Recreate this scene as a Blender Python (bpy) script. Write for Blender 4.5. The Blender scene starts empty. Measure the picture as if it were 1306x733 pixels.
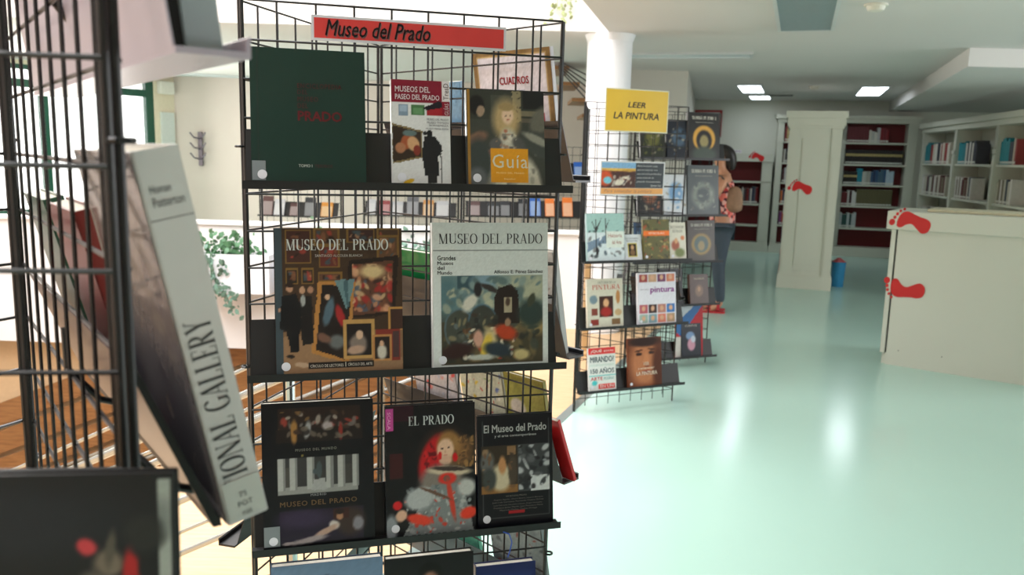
import bpy, math, random
import numpy as np
from mathutils import Matrix, Vector
random.seed(7)
RN = np.random.RandomState(5)
SC = bpy.context.scene
COL = SC.collection
PI = math.pi

# ------------------------------------------------------------------ camera
EYE = 1.528
CR = ((0.99968, 0.00405, 0.02508), (0.02540, -0.15918, -0.98692), (0.0, 0.98724, -0.15923))   # rows: right, down, forward
cam_d = bpy.data.cameras.new('camera'); cam = bpy.data.objects.new('camera', cam_d); COL.objects.link(cam)
cam_d.sensor_width = 36.0; cam_d.lens = 36 * 1047.3 / 1306.0
cam_d.clip_start = 0.02; cam_d.clip_end = 200
cols = [Vector(CR[0]), -Vector(CR[1]), -Vector(CR[2])]
mw = Matrix.Identity(4)
for i in range(3):
    for j in range(3): mw[j][i] = cols[i][j]
mw[2][3] = EYE
cam.matrix_world = mw
cam_d.dof.use_dof = True; cam_d.dof.focus_distance = 1.80; cam_d.dof.aperture_fstop = 6.0
SC.camera = cam

# ------------------------------------------------------------------ world, lights, exposure
W = bpy.data.worlds.new('world'); SC.world = W; W.use_nodes = True
wn = W.node_tree.nodes; wl = W.node_tree.links
bg = wn['Background']; bg.inputs['Color'].default_value = (1.0, 0.98, 0.95, 1); bg.inputs['Strength'].default_value = 2.6
SC.view_settings.view_transform = 'Standard'; SC.view_settings.look = 'None'
SC.view_settings.exposure = 0.55; SC.view_settings.gamma = 1.0

def area(name, loc, rot, sx, sy, power, color=(1, 1, 1), spread=None):
    d = bpy.data.lights.new(name, 'AREA'); d.shape = 'RECTANGLE'; d.size = sx; d.size_y = sy
    d.energy = power; d.color = color
    if spread: d.spread = spread
    o = bpy.data.objects.new(name, d); COL.objects.link(o); o.location = loc; o.rotation_euler = rot
    return o
# daylight through the roof light over the stairwell
area('daylight_roof', (-2.4, 3.6, 5.3), (0, 0, 0), 4.6, 8.0, 450, (0.97, 0.98, 1.0))
# added fill light from the right; no window stands there
area('fill_side', (8.2, 3.5, 1.7), (0, math.radians(90), 0), 1.8, 5.0, 175, (0.98, 0.97, 1.0))
# daylight coming in at the green framed window on the far left
area('daylight_window', (-6.0, 10.2, 1.5), (0, math.radians(-90), math.radians(-30)), 1.6, 2.6, 120, (1.0, 0.96, 0.9))

# ------------------------------------------------------------------ helpers
def lin(c):
    return tuple(((x / 12.92) if x <= 0.04045 else ((x + 0.055) / 1.055) ** 2.4) for x in c)
def rgb(r, g, b): return lin((r / 255.0, g / 255.0, b / 255.0))
MATS = {}
def mat(name, c, rough=0.5, metal=0.0, noise=0.04, scale=30.0, bump=0.0, emit=0.0, spec=0.5, trans=0.0, coat=0.0):
    if name in MATS: return MATS[name]
    m = bpy.data.materials.new(name); m.use_nodes = True
    nt = m.node_tree; b = nt.nodes['Principled BSDF']
    col = rgb(*c)
    tc = nt.nodes.new('ShaderNodeTexCoord'); nz = nt.nodes.new('ShaderNodeTexNoise'); nz.inputs['Scale'].default_value = scale
    nz.inputs['Detail'].default_value = 3.0
    nt.links.new(tc.outputs['Object'], nz.inputs['Vector'])
    mx = nt.nodes.new('ShaderNodeMixRGB'); mx.inputs[1].default_value = (*[x * (1 - noise * 2) for x in col], 1)
    mx.inputs[2].default_value = (*[min(1, x * (1 + noise * 2)) for x in col], 1)
    nt.links.new(nz.outputs['Fac'], mx.inputs[0]); nt.links.new(mx.outputs[0], b.inputs['Base Color'])
    b.inputs['Roughness'].default_value = rough; b.inputs['Metallic'].default_value = metal
    b.inputs['Specular IOR Level'].default_value = spec
    if coat: b.inputs['Coat Weight'].default_value = coat; b.inputs['Coat Roughness'].default_value = 0.08
    if trans: b.inputs['Transmission Weight'].default_value = trans
    if emit:
        b.inputs['Emission Color'].default_value = (*col, 1); b.inputs['Emission Strength'].default_value = emit
    if bump:
        bp = nt.nodes.new('ShaderNodeBump'); bp.inputs['Strength'].default_value = bump; bp.inputs['Distance'].default_value = 0.01
        nt.links.new(nz.outputs['Fac'], bp.inputs['Height']); nt.links.new(bp.outputs[0], b.inputs['Normal'])
    MATS[name] = m
    return m
def print_mat(rough=0.28):
    k = 'print%.2f' % rough
    if k in MATS: return MATS[k]
    m = bpy.data.materials.new('printed_cover'); m.use_nodes = True; nt = m.node_tree; b = nt.nodes['Principled BSDF']
    a = nt.nodes.new('ShaderNodeAttribute'); a.attribute_name = 'ink'
    nt.links.new(a.outputs['Color'], b.inputs['Base Color']); b.inputs['Roughness'].default_value = rough; b.inputs['Specular IOR Level'].default_value = .3
    MATS[k] = m; return m

class MB:
    def __init__(s): s.v = []; s.f = []; s.n = 0
    def add(s, v, f):
        o = s.n; s.v += [tuple(p) for p in v]; s.f += [tuple(i + o for i in q) for q in f]; s.n += len(v); return s
    def box(s, x0, y0, z0, x1, y1, z1):
        v = [(x0,y0,z0),(x1,y0,z0),(x1,y1,z0),(x0,y1,z0),(x0,y0,z1),(x1,y0,z1),(x1,y1,z1),(x0,y1,z1)]
        return s.add(v, [(0,3,2,1),(4,5,6,7),(0,1,5,4),(1,2,6,5),(2,3,7,6),(3,0,4,7)])
    def bevbox(s, x0, y0, z0, x1, y1, z1, b=0.004):
        # box with chamfered vertical and horizontal rims, by stacked rings
        def ring(z, i):
            a = b
            return [(x0+i+a,y0+i,z),(x1-i-a,y0+i,z),(x1-i,y0+i+a,z),(x1-i,y1-i-a,z),(x1-i-a,y1-i,z),(x0+i+a,y1-i,z),(x0+i,y1-i-a,z),(x0+i,y0+i+a,z)]
        R = [ring(z0, b), ring(z0+b, 0), ring(z1-b, 0), ring(z1, b)]
        v = sum(R, []); f = [tuple(range(7,-1,-1)), tuple(range(24,32))]
        for k in range(3):
            for i in range(8): j = (i+1) % 8; f.append((k*8+i, k*8+j, k*8+8+j, k*8+8+i))
        return s.add(v, f)
    def cyl(s, p, q, r, n=8, r2=None):
        p = Vector(p); q = Vector(q); d = (q - p).normalized(); r2 = r if r2 is None else r2
        a = d.orthogonal().normalized(); c = d.cross(a)
        v = []
        for (o, rr) in ((p, r), (q, r2)):
            for i in range(n):
                t = 2*PI*i/n; v.append(o + (a*math.cos(t) + c*math.sin(t))*rr)
        f = [tuple(range(n-1,-1,-1)), tuple(range(n, 2*n))] + [(i, (i+1)%n, n+(i+1)%n, n+i) for i in range(n)]
        return s.add(v, f)
    def tube(s, pts, r, n=8):
        pts = [Vector(p) for p in pts]
        for a, b in zip(pts, pts[1:]): s.cyl(a, b, r, n)
        return s
    def lathe(s, prof, n=24, cx=0, cy=0):
        v = [(cx+r*math.cos(2*PI*i/n), cy+r*math.sin(2*PI*i/n), z) for r, z in prof for i in range(n)]
        f = [(k*n+i, k*n+(i+1)%n, (k+1)*n+(i+1)%n, (k+1)*n+i) for k in range(len(prof)-1) for i in range(n)]
        f += [tuple(range(n-1,-1,-1)), tuple(range((len(prof)-1)*n, len(prof)*n))]
        return s.add(v, f)
    def prism(s, pts, z0, z1):
        n = len(pts); v = [(x,y,z0) for x,y in pts] + [(x,y,z1) for x,y in pts]
        return s.add(v, [tuple(range(n-1,-1,-1)), tuple(range(n,2*n))] + [(i,(i+1)%n,n+(i+1)%n,n+i) for i in range(n)])
    def plate(s, pts, y0, y1):      # polygon in xz extruded along y
        n = len(pts); v = [(x,y0,z) for x,z in pts] + [(x,y1,z) for x,z in pts]
        return s.add(v, [tuple(range(n)), tuple(range(2*n-1,n-1,-1))] + [((i+1)%n,i,n+i,n+(i+1)%n) for i in range(n)])
    def prof(s, pts, x0, x1):       # polygon in yz extruded along x
        n = len(pts); v = [(x0,y,z) for y,z in pts] + [(x1,y,z) for y,z in pts]
        return s.add(v, [tuple(range(n-1,-1,-1)), tuple(range(n,2*n))] + [(i,(i+1)%n,n+(i+1)%n,n+i) for i in range(n)])
    def mesh(s, name):
        me = bpy.data.meshes.new(name); me.from_pydata(s.v, [], s.f); me.update(); return me
def link(name, me, m=None, parent=None, M=None, smooth=False):
    if m is not None and not me.materials: me.materials.append(m)
    if smooth:
        me.polygons.foreach_set('use_smooth', [True]*len(me.polygons))
    o = bpy.data.objects.new(name, me); COL.objects.link(o)
    if parent: o.parent = parent
    if M is not None: o.matrix_local = M
    return o
def obj(name, mb, m, parent=None, M=None, smooth=False): return link(name, mb.mesh(name), m, parent, M, smooth)
def struct(name, mb, m, parent=None, M=None):
    o = obj(name, mb, m, parent, M); o['kind'] = 'structure'; return o
def thing(name, label, cat, M, group=None):
    o = bpy.data.objects.new(name, None); COL.objects.link(o); o.matrix_world = M; o.empty_display_size = 0.05
    return tag(o, label, cat, group)
def tag(o, label, cat, group=None):
    o['label'] = label; o['category'] = cat
    if group: o['group'] = group
    return o
def T(x, y=0, z=0): return Matrix.Translation((x, y, z))
def RZ(a): return Matrix.Rotation(a, 4, 'Z')
def RX(a): return Matrix.Rotation(a, 4, 'X')
def RY(a): return Matrix.Rotation(a, 4, 'Y')

# ------------------------------------------------------------------ lettering
FC = {}
def glyphs(text, spacing=1.0, shear=0.0, bold=0.0, align='LEFT'):   # bold: the same glyphs printed again, a little to the side
    k = (text, spacing, shear, bold, align)
    if k in FC: return FC[k]
    c = bpy.data.curves.new('t', 'FONT'); c.body = text; c.size = 1; c.space_character = spacing; c.shear = shear
    c.resolution_u = 2; c.align_x = align; c.space_line = 0.95
    o = bpy.data.objects.new('t', c); COL.objects.link(o)
    bpy.context.view_layer.update()
    me = bpy.data.meshes.new_from_object(o.evaluated_get(bpy.context.evaluated_depsgraph_get()))
    n = len(me.vertices); co = np.empty(n*3); me.vertices.foreach_get('co', co); co = co.reshape(-1, 3)[:, :2]
    fs = [tuple(p.vertices) for p in me.polygons]
    bpy.data.objects.remove(o); bpy.data.curves.remove(c); bpy.data.meshes.remove(me)
    if bold:
        b = min(bold, .03)*1.4+.01; c0 = co; f0 = fs
        for dx, dz in ((b, 0), (b*.5, b*.4), (b*.5, -b*.4)): fs = fs+[tuple(i+len(co) for i in f) for f in f0]; co = np.concatenate([co, c0+[dx, dz]])
    FC[k] = (co, fs); return FC[k]
# a slab of thick-and-thin capitals for the book titles: strokes are (kind, data) on a unit-high letter
def nib(pts, thick, hair):
    v = []; f = []; n = len(pts)
    for i, p in enumerate(pts):
        a = pts[max(0, i-1)]; b = pts[min(n-1, i+1)]; dx, dy = b[0]-a[0], b[1]-a[1]; L = math.hypot(dx, dy) or 1; dx /= L; dy /= L
        w = hair + (thick-hair)*abs(dy)**1.5
        v += [(p[0]-dy*w/2, p[1]+dx*w/2), (p[0]+dy*w/2, p[1]-dx*w/2)]
    for i in range(n-1): f.append((2*i, 2*i+1, 2*i+3, 2*i+2))
    return v, f
def arc(cx, cy, rx, ry, a0, a1, n=14):
    return [(cx+rx*math.cos(math.radians(a0+(a1-a0)*i/n)), cy+ry*math.sin(math.radians(a0+(a1-a0)*i/n))) for i in range(n+1)]
def serif_glyph(ch, T_=0.15, H_=0.035):
    S = []; q = []   # q: rects x0,y0,x1,y1 / quads
    def stem(x, t=T_, y0=0, y1=1, top=True, bot=True):
        q.append([(x-t/2,y0),(x+t/2,y0),(x+t/2,y1),(x-t/2,y1)])
        if bot: q.append([(x-t/2-.07,y0),(x+t/2+.07,y0),(x+t/2+.07,y0+H_),(x-t/2-.07,y0+H_)])
        if top: q.append([(x-t/2-.07,y1-H_),(x+t/2+.07,y1-H_),(x+t/2+.07,y1),(x-t/2-.07,y1)])
    def bar(x0, y, x1): q.append([(x0,y-H_/2),(x1,y-H_/2),(x1,y+H_/2),(x0,y+H_/2)])
    def diag(x0, y0, x1, y1, t): q.append([(x0-t/2,y0),(x0+t/2,y0),(x1+t/2,y1),(x1-t/2,y1)])
    def ser(x, y): q.append([(x-.11,y),(x+.11,y),(x+.11,y+H_),(x-.11,y+H_)])
    w = .8
    if ch == 'M': stem(.13, .05); stem(.83, T_); diag(.47, 0, .15, 1, T_); diag(.47, 0, .80, 1, .05); w = 1.02
    elif ch == 'N': stem(.12, .05); stem(.72, .05); diag(.70, 0, .14, 1, T_); w = .86
    elif ch == 'U': stem(.16, T_, .25, 1, True, False); stem(.70, .05, .25, 1, True, False); S.append(arc(.43, .28, .27, .26, 180, 360)); w = .84
    elif ch == 'S': S.append(arc(.32, .74, .2, .24, 20, 260)+arc(.31, .26, .23, .25, 80, -160)[2:]); q.append([(.50,.68),(.53,.68),(.53,.98),(.50,.98)]); q.append([(.05,.02),(.08,.02),(.08,.34),(.05,.34)]); w = .6
    elif ch in 'EFL':
        stem(.17); bar(.17, .018, .6) if ch != 'F' else None
        if ch != 'F': q.append([(.57,0),(.61,0),(.61,.28),(.57,.22)])
        if ch != 'L': bar(.17, .982, .57); q.append([(.54,1),(.58,1),(.58,.74),(.54,.8)]); bar(.17, .51, .42); q.append([(.4,.4),(.43,.4),(.43,.62),(.4,.62)])
        w = .66
    elif ch == 'O': S.append(arc(.41, .5, .33, .49, 0, 360, 24)); w = .82
    elif ch == 'D': stem(.17); S.append([(.17,.982)] + arc(.33, .5, .37, .482, 88, -88, 16) + [(.17,.018)]); w = .78
    elif ch in 'PR':
        stem(.17); S.append([(.17,.982)] + arc(.33, .74, .24, .242, 88, -88, 12) + [(.17,.498)])
        if ch == 'R': diag(.66, 0, .36, .5, T_); ser(.68, 0)
        w = .66 if ch == 'P' else .76
    elif ch == 'A': diag(.64, 0, .38, 1, T_); diag(.10, 0, .36, 1, .05); bar(.2, .33, .56); ser(.1, 0); ser(.66, 0); w = .78
    elif ch == 'T': stem(.36, T_, 0, 1, False); bar(.04, .982, .68); q.append([(.03,1),(.07,1),(.07,.74),(.03,.7)]); q.append([(.65,1),(.69,1),(.69,.7),(.65,.74)]); w = .72
    elif ch == 'I': stem(.18); w = .36
    elif ch == 'G': S.append(arc(.42, .5, .34, .49, 40, 320, 20)); stem(.66, .13, .05, .42, True, False); w = .8
    elif ch == 'Y': diag(.38, .45, .16, 1, T_); diag(.38, .45, .62, 1, .05); q.append([(.31,0),(.45,0),(.45,.48),(.31,.48)]); ser(.38, 0); ser(.14, .965); ser(.64, .965); w = .74
    else: w = .38
    return S, q, w
def serif(text, T_=0.15):
    k = ('serif', text, T_)
    if k in FC: return FC[k]
    v = []; f = []; x = 0
    for ch in text:
        S, q, w = serif_glyph(ch, T_)
        for st in S:
            a, b = nib(st, T_, .035); o = len(v); v += [(p[0]+x, p[1]) for p in a]; f += [tuple(i+o for i in g) for g in b]
        for g in q:
            o = len(v); v += [(p[0]+x, p[1]) for p in g]; f.append(tuple(o+i for i in range(len(g))))
        x += w + .04
    FC[k] = (np.array(v), f); return FC[k]
def lettering(items, w, h, mkM, parent, dy=-0.0006, name='lettering'):
    """items: (text, u0, v0, u1, v1, colour, opts) with v measured downwards; colour groups become one mesh each"""
    by = {}
    for it in items:
        txt, u0, v0, u1, v1, c = it[:6]; op = it[6] if len(it) > 6 else {}
        co, fs = serif(txt, op.get('T', .15)) if op.get('serif') else glyphs(txt, op.get('sp', 1.0), op.get('shear', 0), op.get('bold', 0), op.get('al', 'LEFT'))
        mn = co.min(0); mx = co.max(0)
        p = (co - mn) / (mx - mn); ddy = dy+op.get('dy', 0)
        if op.get('rot'):       # reads upwards
            X = u1 - (p[:, 1]) * (u1-u0); X = u0 + (1-p[:, 1])*(u1-u0); Z = v1 - p[:, 0]*(v1-v0)
        elif op.get('rotd'):    # reads downwards
            X = u0 + p[:, 1]*(u1-u0); Z = v0 + p[:, 0]*(v1-v0)
        else:
            X = u0 + p[:, 0]*(u1-u0); Z = v1 - p[:, 1]*(v1-v0)
        by.setdefault(c, []).append((np.stack([X*w, np.full(len(X), ddy), (1-Z)*h], 1), fs))
    for c, L in by.items():
        mb = MB()
        for co, fs in L: mb.add([tuple(r) for r in co.tolist()], fs)
        obj(name, mb, mat('ink_%d_%d_%d' % c, c, 0.5, noise=0.0), parent, mkM)

# ------------------------------------------------------------------ printed pictures: soft blobs of ink on a grid
def paint(w, h, base, layers, dens=330, amp=0.12, seed=1):
    nx = max(6, int(w*dens)); ny = max(6, int(h*dens))
    u = np.linspace(0, 1, nx+1); vv = np.linspace(0, 1, ny+1); U, V = np.meshgrid(u, vv)   # V downwards
    C = np.empty(U.shape+(3,)); C[:] = np.array(base)/255.0
    rs = np.random.RandomState(seed)
    asp = h/w
    U0, V0 = U.copy(), V.copy()
    def wob(a, b, s): return np.sin(a*31+s)*np.sin(b*27+2*s)*.5+np.sin(a*71+3*s+b*23)*np.sin(b*63+s)*.35+np.sin(a*137+b*90+s)*.2
    def sm(x): return np.clip(x, 0, 1)
    cnt = 0
    for L in layers:
        k = L[0]
        if k in 'ep': U = U0+.005*wob(U0, V0*asp, 1.3+cnt); V = V0+.005*wob(V0*asp, U0, 4.1+cnt)/asp; cnt += .7
        else: U, V = U0, V0
        if k == 'e':
            _, cx, cy, rx, ry, ang, c = L[:7]; soft = L[7] if len(L) > 7 else .25
            a = math.radians(ang); dx = U-cx; dy = (V-cy)*asp
            X = dx*math.cos(a)+dy*math.sin(a); Y = -dx*math.sin(a)+dy*math.cos(a)
            d = np.sqrt((X/rx)**2+(Y/(ry*asp))**2); m = sm((1-d)/soft+.5)
        elif k == 'r':
            _, x0, y0, x1, y1, c = L[:6]; m = ((U >= x0-1e-6) & (U <= x1+1e-6) & (V >= y0-1e-6) & (V <= y1+1e-6)).astype(float)
        elif k == 'p':
            _, pts, c = L[:3]; m = np.zeros(U.shape, bool); n = len(pts)
            for i in range(n):
                x0, y0 = pts[i]; x1, y1 = pts[(i+1) % n]
                if y0 == y1: continue
                cr = ((y0 > V) != (y1 > V)) & (U < (x1-x0)*(V-y0)/(y1-y0)+x0); m ^= cr
            m = m.astype(float)
        elif k == 's':      # scatter of strokes inside a rectangle: n strokes from a palette
            _, x0, y0, x1, y1, n, rad, pal = L[:8]
            for i in range(n):
                cx = rs.uniform(x0, x1); cy = rs.uniform(y0, y1); c = pal[rs.randint(len(pal))]; a = rs.uniform(0, PI)
                rx = rad*rs.uniform(.5, 1.5); ry = rx*rs.uniform(.3, .8)
                dx = U-cx; dy = (V-cy)*asp; X = dx*math.cos(a)+dy*math.sin(a); Y = -dx*math.sin(a)+dy*math.cos(a)
                m = sm((1-np.sqrt((X/rx)**2+(Y/ry)**2))/.5+.3)*((U >= x0) & (U <= x1) & (V >= y0) & (V <= y1))
                C += (np.array(c)/255.0-C)*(m*.85)[..., None]
            continue
        C += (np.array(c)/255.0-C)*m[..., None]
    U, V = U0, V0
    nz = rs.rand(ny+1, nx+1)-.5; nz = (nz+np.roll(nz, 1, 0)+np.roll(nz, 1, 1))/2
    C = np.clip(C*(1+amp*nz[..., None]), 0, 1)
    Cl = np.where(C <= 0.04045, C/12.92, ((C+0.055)/1.055)**2.4)
    return nx, ny, U, V, Cl
def picture(w, h, base, layers, parent, M=None, name='cover_print', y=-0.0004, rough=.28, **kw):
    nx, ny, U, V, Cl = paint(w, h, base, layers, **kw)
    co = np.stack([U*w, np.full(U.shape, y), (1-V)*h], -1).reshape(-1, 3)
    idx = np.arange((nx+1)*(ny+1)).reshape(ny+1, nx+1)
    f = np.stack([idx[1:, :-1], idx[1:, 1:], idx[:-1, 1:], idx[:-1, :-1]], -1).reshape(-1, 4)
    me = bpy.data.meshes.new(name); me.from_pydata(co.tolist(), [], f.tolist()); me.update()
    at = me.color_attributes.new('ink', 'FLOAT_COLOR', 'POINT')
    at.data.foreach_set('color', np.concatenate([Cl.reshape(-1, 3), np.ones(((nx+1)*(ny+1), 1))], 1).ravel())
    return link(name, me, print_mat(rough), parent, M)

# ------------------------------------------------------------------ books
PAGE = mat('page_edges', (226, 220, 205), 0.8, noise=.05, scale=300)
def book(M, w, h, t, cover, label, cat='book', group=None, base=(40, 40, 40), layers=None, text=(), hard=True, sticker=True, name='book', rough=.28, dens=440, spine_text=(), amp=.05, back=None, seed=1):
    r = thing(name, label, cat, M, group)
    cm = mat('cover_%d_%d_%d_%d' % (*cover, int(rough*100)), cover, rough, noise=.02, spec=.3)
    e = .003 if hard else 0.0; ct = .0028 if hard else .001
    mb = MB()
    mb.box(0, -ct, 0, w, 0, h); mb.box(0, -t, 0, w, -t+ct, h)
    mb.prof([(-t+ct*.5, 0), (-ct*.5, 0), (-ct*.5, h), (-t+ct*.5, h)], -0.0015, 0.0015)
    obj('cover', mb, cm, r)
    obj('page_block', MB().box(.0015, -t+ct, e, w-e*1.3, -ct, h-e), PAGE, r)
    F = T(0, -t, 0)
    if layers is not None: picture(w, h, base, layers, r, F, rough=rough, dens=dens, amp=amp, seed=seed)
    if text: lettering(text, w, h, F, r, dy=-.0009)
    if spine_text:
        lettering(spine_text, t, h, T(-.0018, 0, 0) @ RZ(-PI/2), r, dy=-.0004, name='spine_lettering')
    if sticker:
        mb = MB(); n = 20; cx, cz, rr = .020, .020, .0095
        mb.add([(cx+rr*math.cos(2*PI*i/n), -.0014, cz+rr*math.sin(2*PI*i/n)) for i in range(n)], [tuple(range(n))])
        obj('round_sticker', mb, mat('sticker_white', (215, 218, 226), .4), r, F)
    return r

# ------------------------------------------------------------------ wire racks
WIRE = mat('black_wire', (20, 20, 21), .38, noise=.1)
SHELF = mat('black_shelf', (17, 17, 18), .45, noise=.08, scale=8)
SHEEN = mat('shelf_sky_sheen', (178, 168, 182), .3, noise=.03, scale=8)  # pale lilac paints in the skylight's reflection on the glossy plate
RW = .72; CELL = .08; OFFR = .6235
UW = MB().cyl((0,0,0), (0,0,1), 1, 6).mesh('wire'); UW.materials.append(WIRE)
UP = MB().cyl((0,0,0), (0,0,1), 1, 8).mesh('upright'); UP.materials.append(WIRE)
CL = MB().tube([(.009*math.cos(a*PI/4), .009*math.sin(a*PI/4), 0) for a in range(9)], .0026, 6).mesh('corner_ring'); CL.materials.append(WIRE)
def rod(me, name, parent, p, q, r):
    p = Vector(p); q = Vector(q); d = q-p
    o = bpy.data.objects.new(name, me); COL.objects.link(o); o.parent = parent
    o.matrix_local = Matrix.LocRotScale(p, d.to_track_quat('Z', 'Y'), Vector((r, r, d.length))); return o
PAN = [Matrix.Identity(4), T(RW, 0, 0) @ RZ(2*PI/3), T(RW/2, OFFR, 0) @ RZ(4*PI/3)]
def rack(A, yaw, ztop, label, group='triangular wire display towers', wr=.0024, kmax=23):
    R = T(A[0], A[1], 0) @ RZ(yaw)
    r = thing('wire_display_rack', label, 'display rack', R, group)
    for P in PAN:
        ins = .010
        for x in (ins, RW-ins): rod(UP, 'upright', r, P @ Vector((x,0,0)), P @ Vector((x,0,ztop)), .0042)
        for i in range(1, 9): rod(UW, 'wire', r, P @ Vector((i*CELL,0,.03)), P @ Vector((i*CELL,0,ztop)), wr)
        for k in range(kmax):
            z = ztop-k*CELL
            if z > .02: rod(UW, 'wire', r, P @ Vector((ins,-.003,z)), P @ Vector((RW-ins,-.003,z)), wr)
    for c in ((0,0), (RW,0), (RW/2,OFFR)):
        for z in (ztop-.3, ztop-.78, ztop-1.3):
            o = bpy.data.objects.new('corner_ring', CL); COL.objects.link(o); o.parent = r; o.matrix_local = T(c[0], c[1], z)
    return r, R
def shelf(r, P, z, x0=.012, x1=RW-.012, dep=.085, foot=.045, hp=.118, m=None, name='shelf', px0=None, rim=False):
    m = m or SHELF
    s = obj(name, MB().prof([(-foot+.002, z-.002), (-foot+.002, z+.001), (-dep+.003, z+.001), (-dep+.003, z+.011), (-dep, z+.013), (-dep, z-.004), (-foot+.002, z-.004)], x0-.006, x1+.012), m, r, P)
    obj('back_plate', MB().prof([(-foot, z-.003), (-foot+.0018, z-.003), (-.0065, z+hp), (-.0085, z+hp)], x0 if px0 is None else px0, x1), m, s)
    if rim: obj('plate_rim', MB().prof([(-foot-.004, z-.004), (-foot+.004, z-.004), (-.0045, z+hp), (-.0105, z+hp)], px0-.004, px0+.004).prof([(-foot-.004, z-.004), (-foot+.004, z-.004), (-foot+.004, z+.004), (-foot-.004, z+.004)], px0, x1), SHELF, s)
    return s
def on_panel(R, P, u, z, h, foot=.045, top=.008):
    a = math.asin(min(.6, (foot+.001-top)/h))
    return R @ P @ T(u, -foot-.002, z+.0025) @ RX(-a)

# ================================================================== SETTING
CEIL = 2.55
cream_wall = mat('wall_paint', (204, 202, 192), .8, noise=.02, scale=2)
pink_wall = mat('warm_wall_paint', (212, 200, 192), .8, noise=.02, scale=2)
white_wall = mat('white_paint', (232, 232, 232), .6, noise=.01, scale=2)
ceil_m = mat('ceiling_paint', (216, 213, 210), .85, noise=.01, scale=1)
def floor_mat():
    m = mat('mint_floor', (180, 214, 202), .17, noise=.02, scale=1.2, spec=.55); return m
mint = floor_mat()
def wood_mat(name, a, b, scale=6, rough=.4, plank=False):
    if name in MATS: return MATS[name]
    m = bpy.data.materials.new(name); m.use_nodes = True; nt = m.node_tree; p = nt.nodes['Principled BSDF']
    tc = nt.nodes.new('ShaderNodeTexCoord'); mp = nt.nodes.new('ShaderNodeMapping'); mp.inputs['Scale'].default_value = (1, 9, 9)
    n = nt.nodes.new('ShaderNodeTexNoise'); n.inputs['Scale'].default_value = scale; n.inputs['Detail'].default_value = 4
    r = nt.nodes.new('ShaderNodeValToRGB'); r.color_ramp.elements[0].color = (*rgb(*a), 1); r.color_ramp.elements[1].color = (*rgb(*b), 1)
    r.color_ramp.elements[0].position = .3; r.color_ramp.elements[1].position = .7
    for x, y in ((tc.outputs['Object'], mp.inputs[0]), (mp.outputs[0], n.inputs['Vector']), (n.outputs['Fac'], r.inputs[0]), (r.outputs[0], p.inputs['Base Color'])): nt.links.new(x, y)
    p.inputs['Roughness'].default_value = rough; MATS[name] = m; return m
pale_wood = wood_mat('pale_wood', (196, 160, 120), (212, 178, 138))
brown_wood = wood_mat('brown_wood', (128, 88, 52), (156, 112, 68))

bdx = lambda y: .57+(y-5.33)*.39
# mint floor, right of the slanting joint
struct('floor', MB().prism([(bdx(-2.5), -2.5), (9.5, -2.5), (9.5, 16.5), (-7, 16.5), (-7, 7.62), (bdx(7.62), 7.62)], -.28, 0), mint)
struct('floor', MB().prism([(bdx(-2.5), -2.5), (bdx(7.62), 7.62), (-.35, 7.62), (-.35, 3.55), (-7, 3.55), (-7, -2.5)], -.28, 0), pale_wood)
struct('trim_1', MB().prism([(bdx(-2.5)-.03, -2.5), (bdx(-2.5)+.03, -2.5), (bdx(7.3)+.03, 7.3), (bdx(7.3)-.03, 7.3)], -.01, .003), mat('steel_strip', (150, 165, 165), .3, metal=.8))
struct('floor', MB().box(-7, 3.0, -3.1, 1, 8.5, -2.95), pale_wood)
# ceiling with the slanting edge of the stairwell opening
ex = lambda y: .72+(y-6.92)*.24
struct('ceiling', MB().prism([(ex(-2.5), -2.5), (9.5, -2.5), (9.5, 16.5), (-7, 16.5), (-7, 7.05), (ex(7.05), 7.05)], CEIL, CEIL+.3), ceil_m)
# dropped strip of ceiling on the right
beam = struct('ceiling', MB().prism([(3.93, 7.4), (3.93+.34*7.5+.05, 15.0), (9.5, 15.0), (9.5, 7.4)], CEIL-.16, CEIL-.001), ceil_m)
# upper storey round the opening
struct('wall_upper_far', MB().box(-7, 7.05, CEIL+.3, .8, 7.2, CEIL+1.1), white_wall)
struct('wall_upper_back', MB().box(-7, 9.5, CEIL+.3, 6, 9.6, 5.6), mat('peach_paint', (226, 190, 160), .8, noise=.02, scale=2))
struct('wall_upper_right', MB().prism([(ex(-2.5)+.02, -2.5), (ex(-2.5)+.16, -2.5), (ex(7.2)+.16, 7.2), (ex(7.2)+.02, 7.2)], CEIL+.3, CEIL+1.2), white_wall)
struct('wall_upper_left', MB().box(-7.1, -2.5, -3, -7, 8.0, 5.6), pink_wall)
struct('ceiling_upper', MB().box(-7, 8.0, 5.5, 6, 9.6, 5.6).box(.6, -2.5, 5.5, 6, 8.0, 5.6).box(-7, -2.5, 5.5, -5.2, 8.0, 5.6), white_wall)
sk = struct('window_1', MB().box(-5.2, -2.5, 5.5, -5.12, 8, 5.6), white_wall)
for i in range(7):
    obj('skylight_bar', MB().box(-5.2, -2.5+i*1.7, 5.5, .6, -2.42+i*1.7, 5.6), white_wall, sk)
struct('wall_front', MB().box(-7, -2.6, -3, 9.5, -2.5, 5.6), pink_wall)
struct('wall_right', MB().box(9.5, -2.5, 0, 9.6, 16.5, 5.6), cream_wall)
# stairwell sides below the floor
struct('wall_stairwell_near', MB().box(-7, 3.45, -2.95, -.35, 3.549, -.28), pink_wall)
struct('wall_stairwell_right', MB().box(-.349, 3.45, -2.95, -.25, 7.62, -.28), pink_wall)
struct('wall_stairwell_far', MB().box(-7, 7.62, -2.95, -.35, 7.7, -.3), mat('stair_beige', (206, 178, 140), .7))
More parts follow.
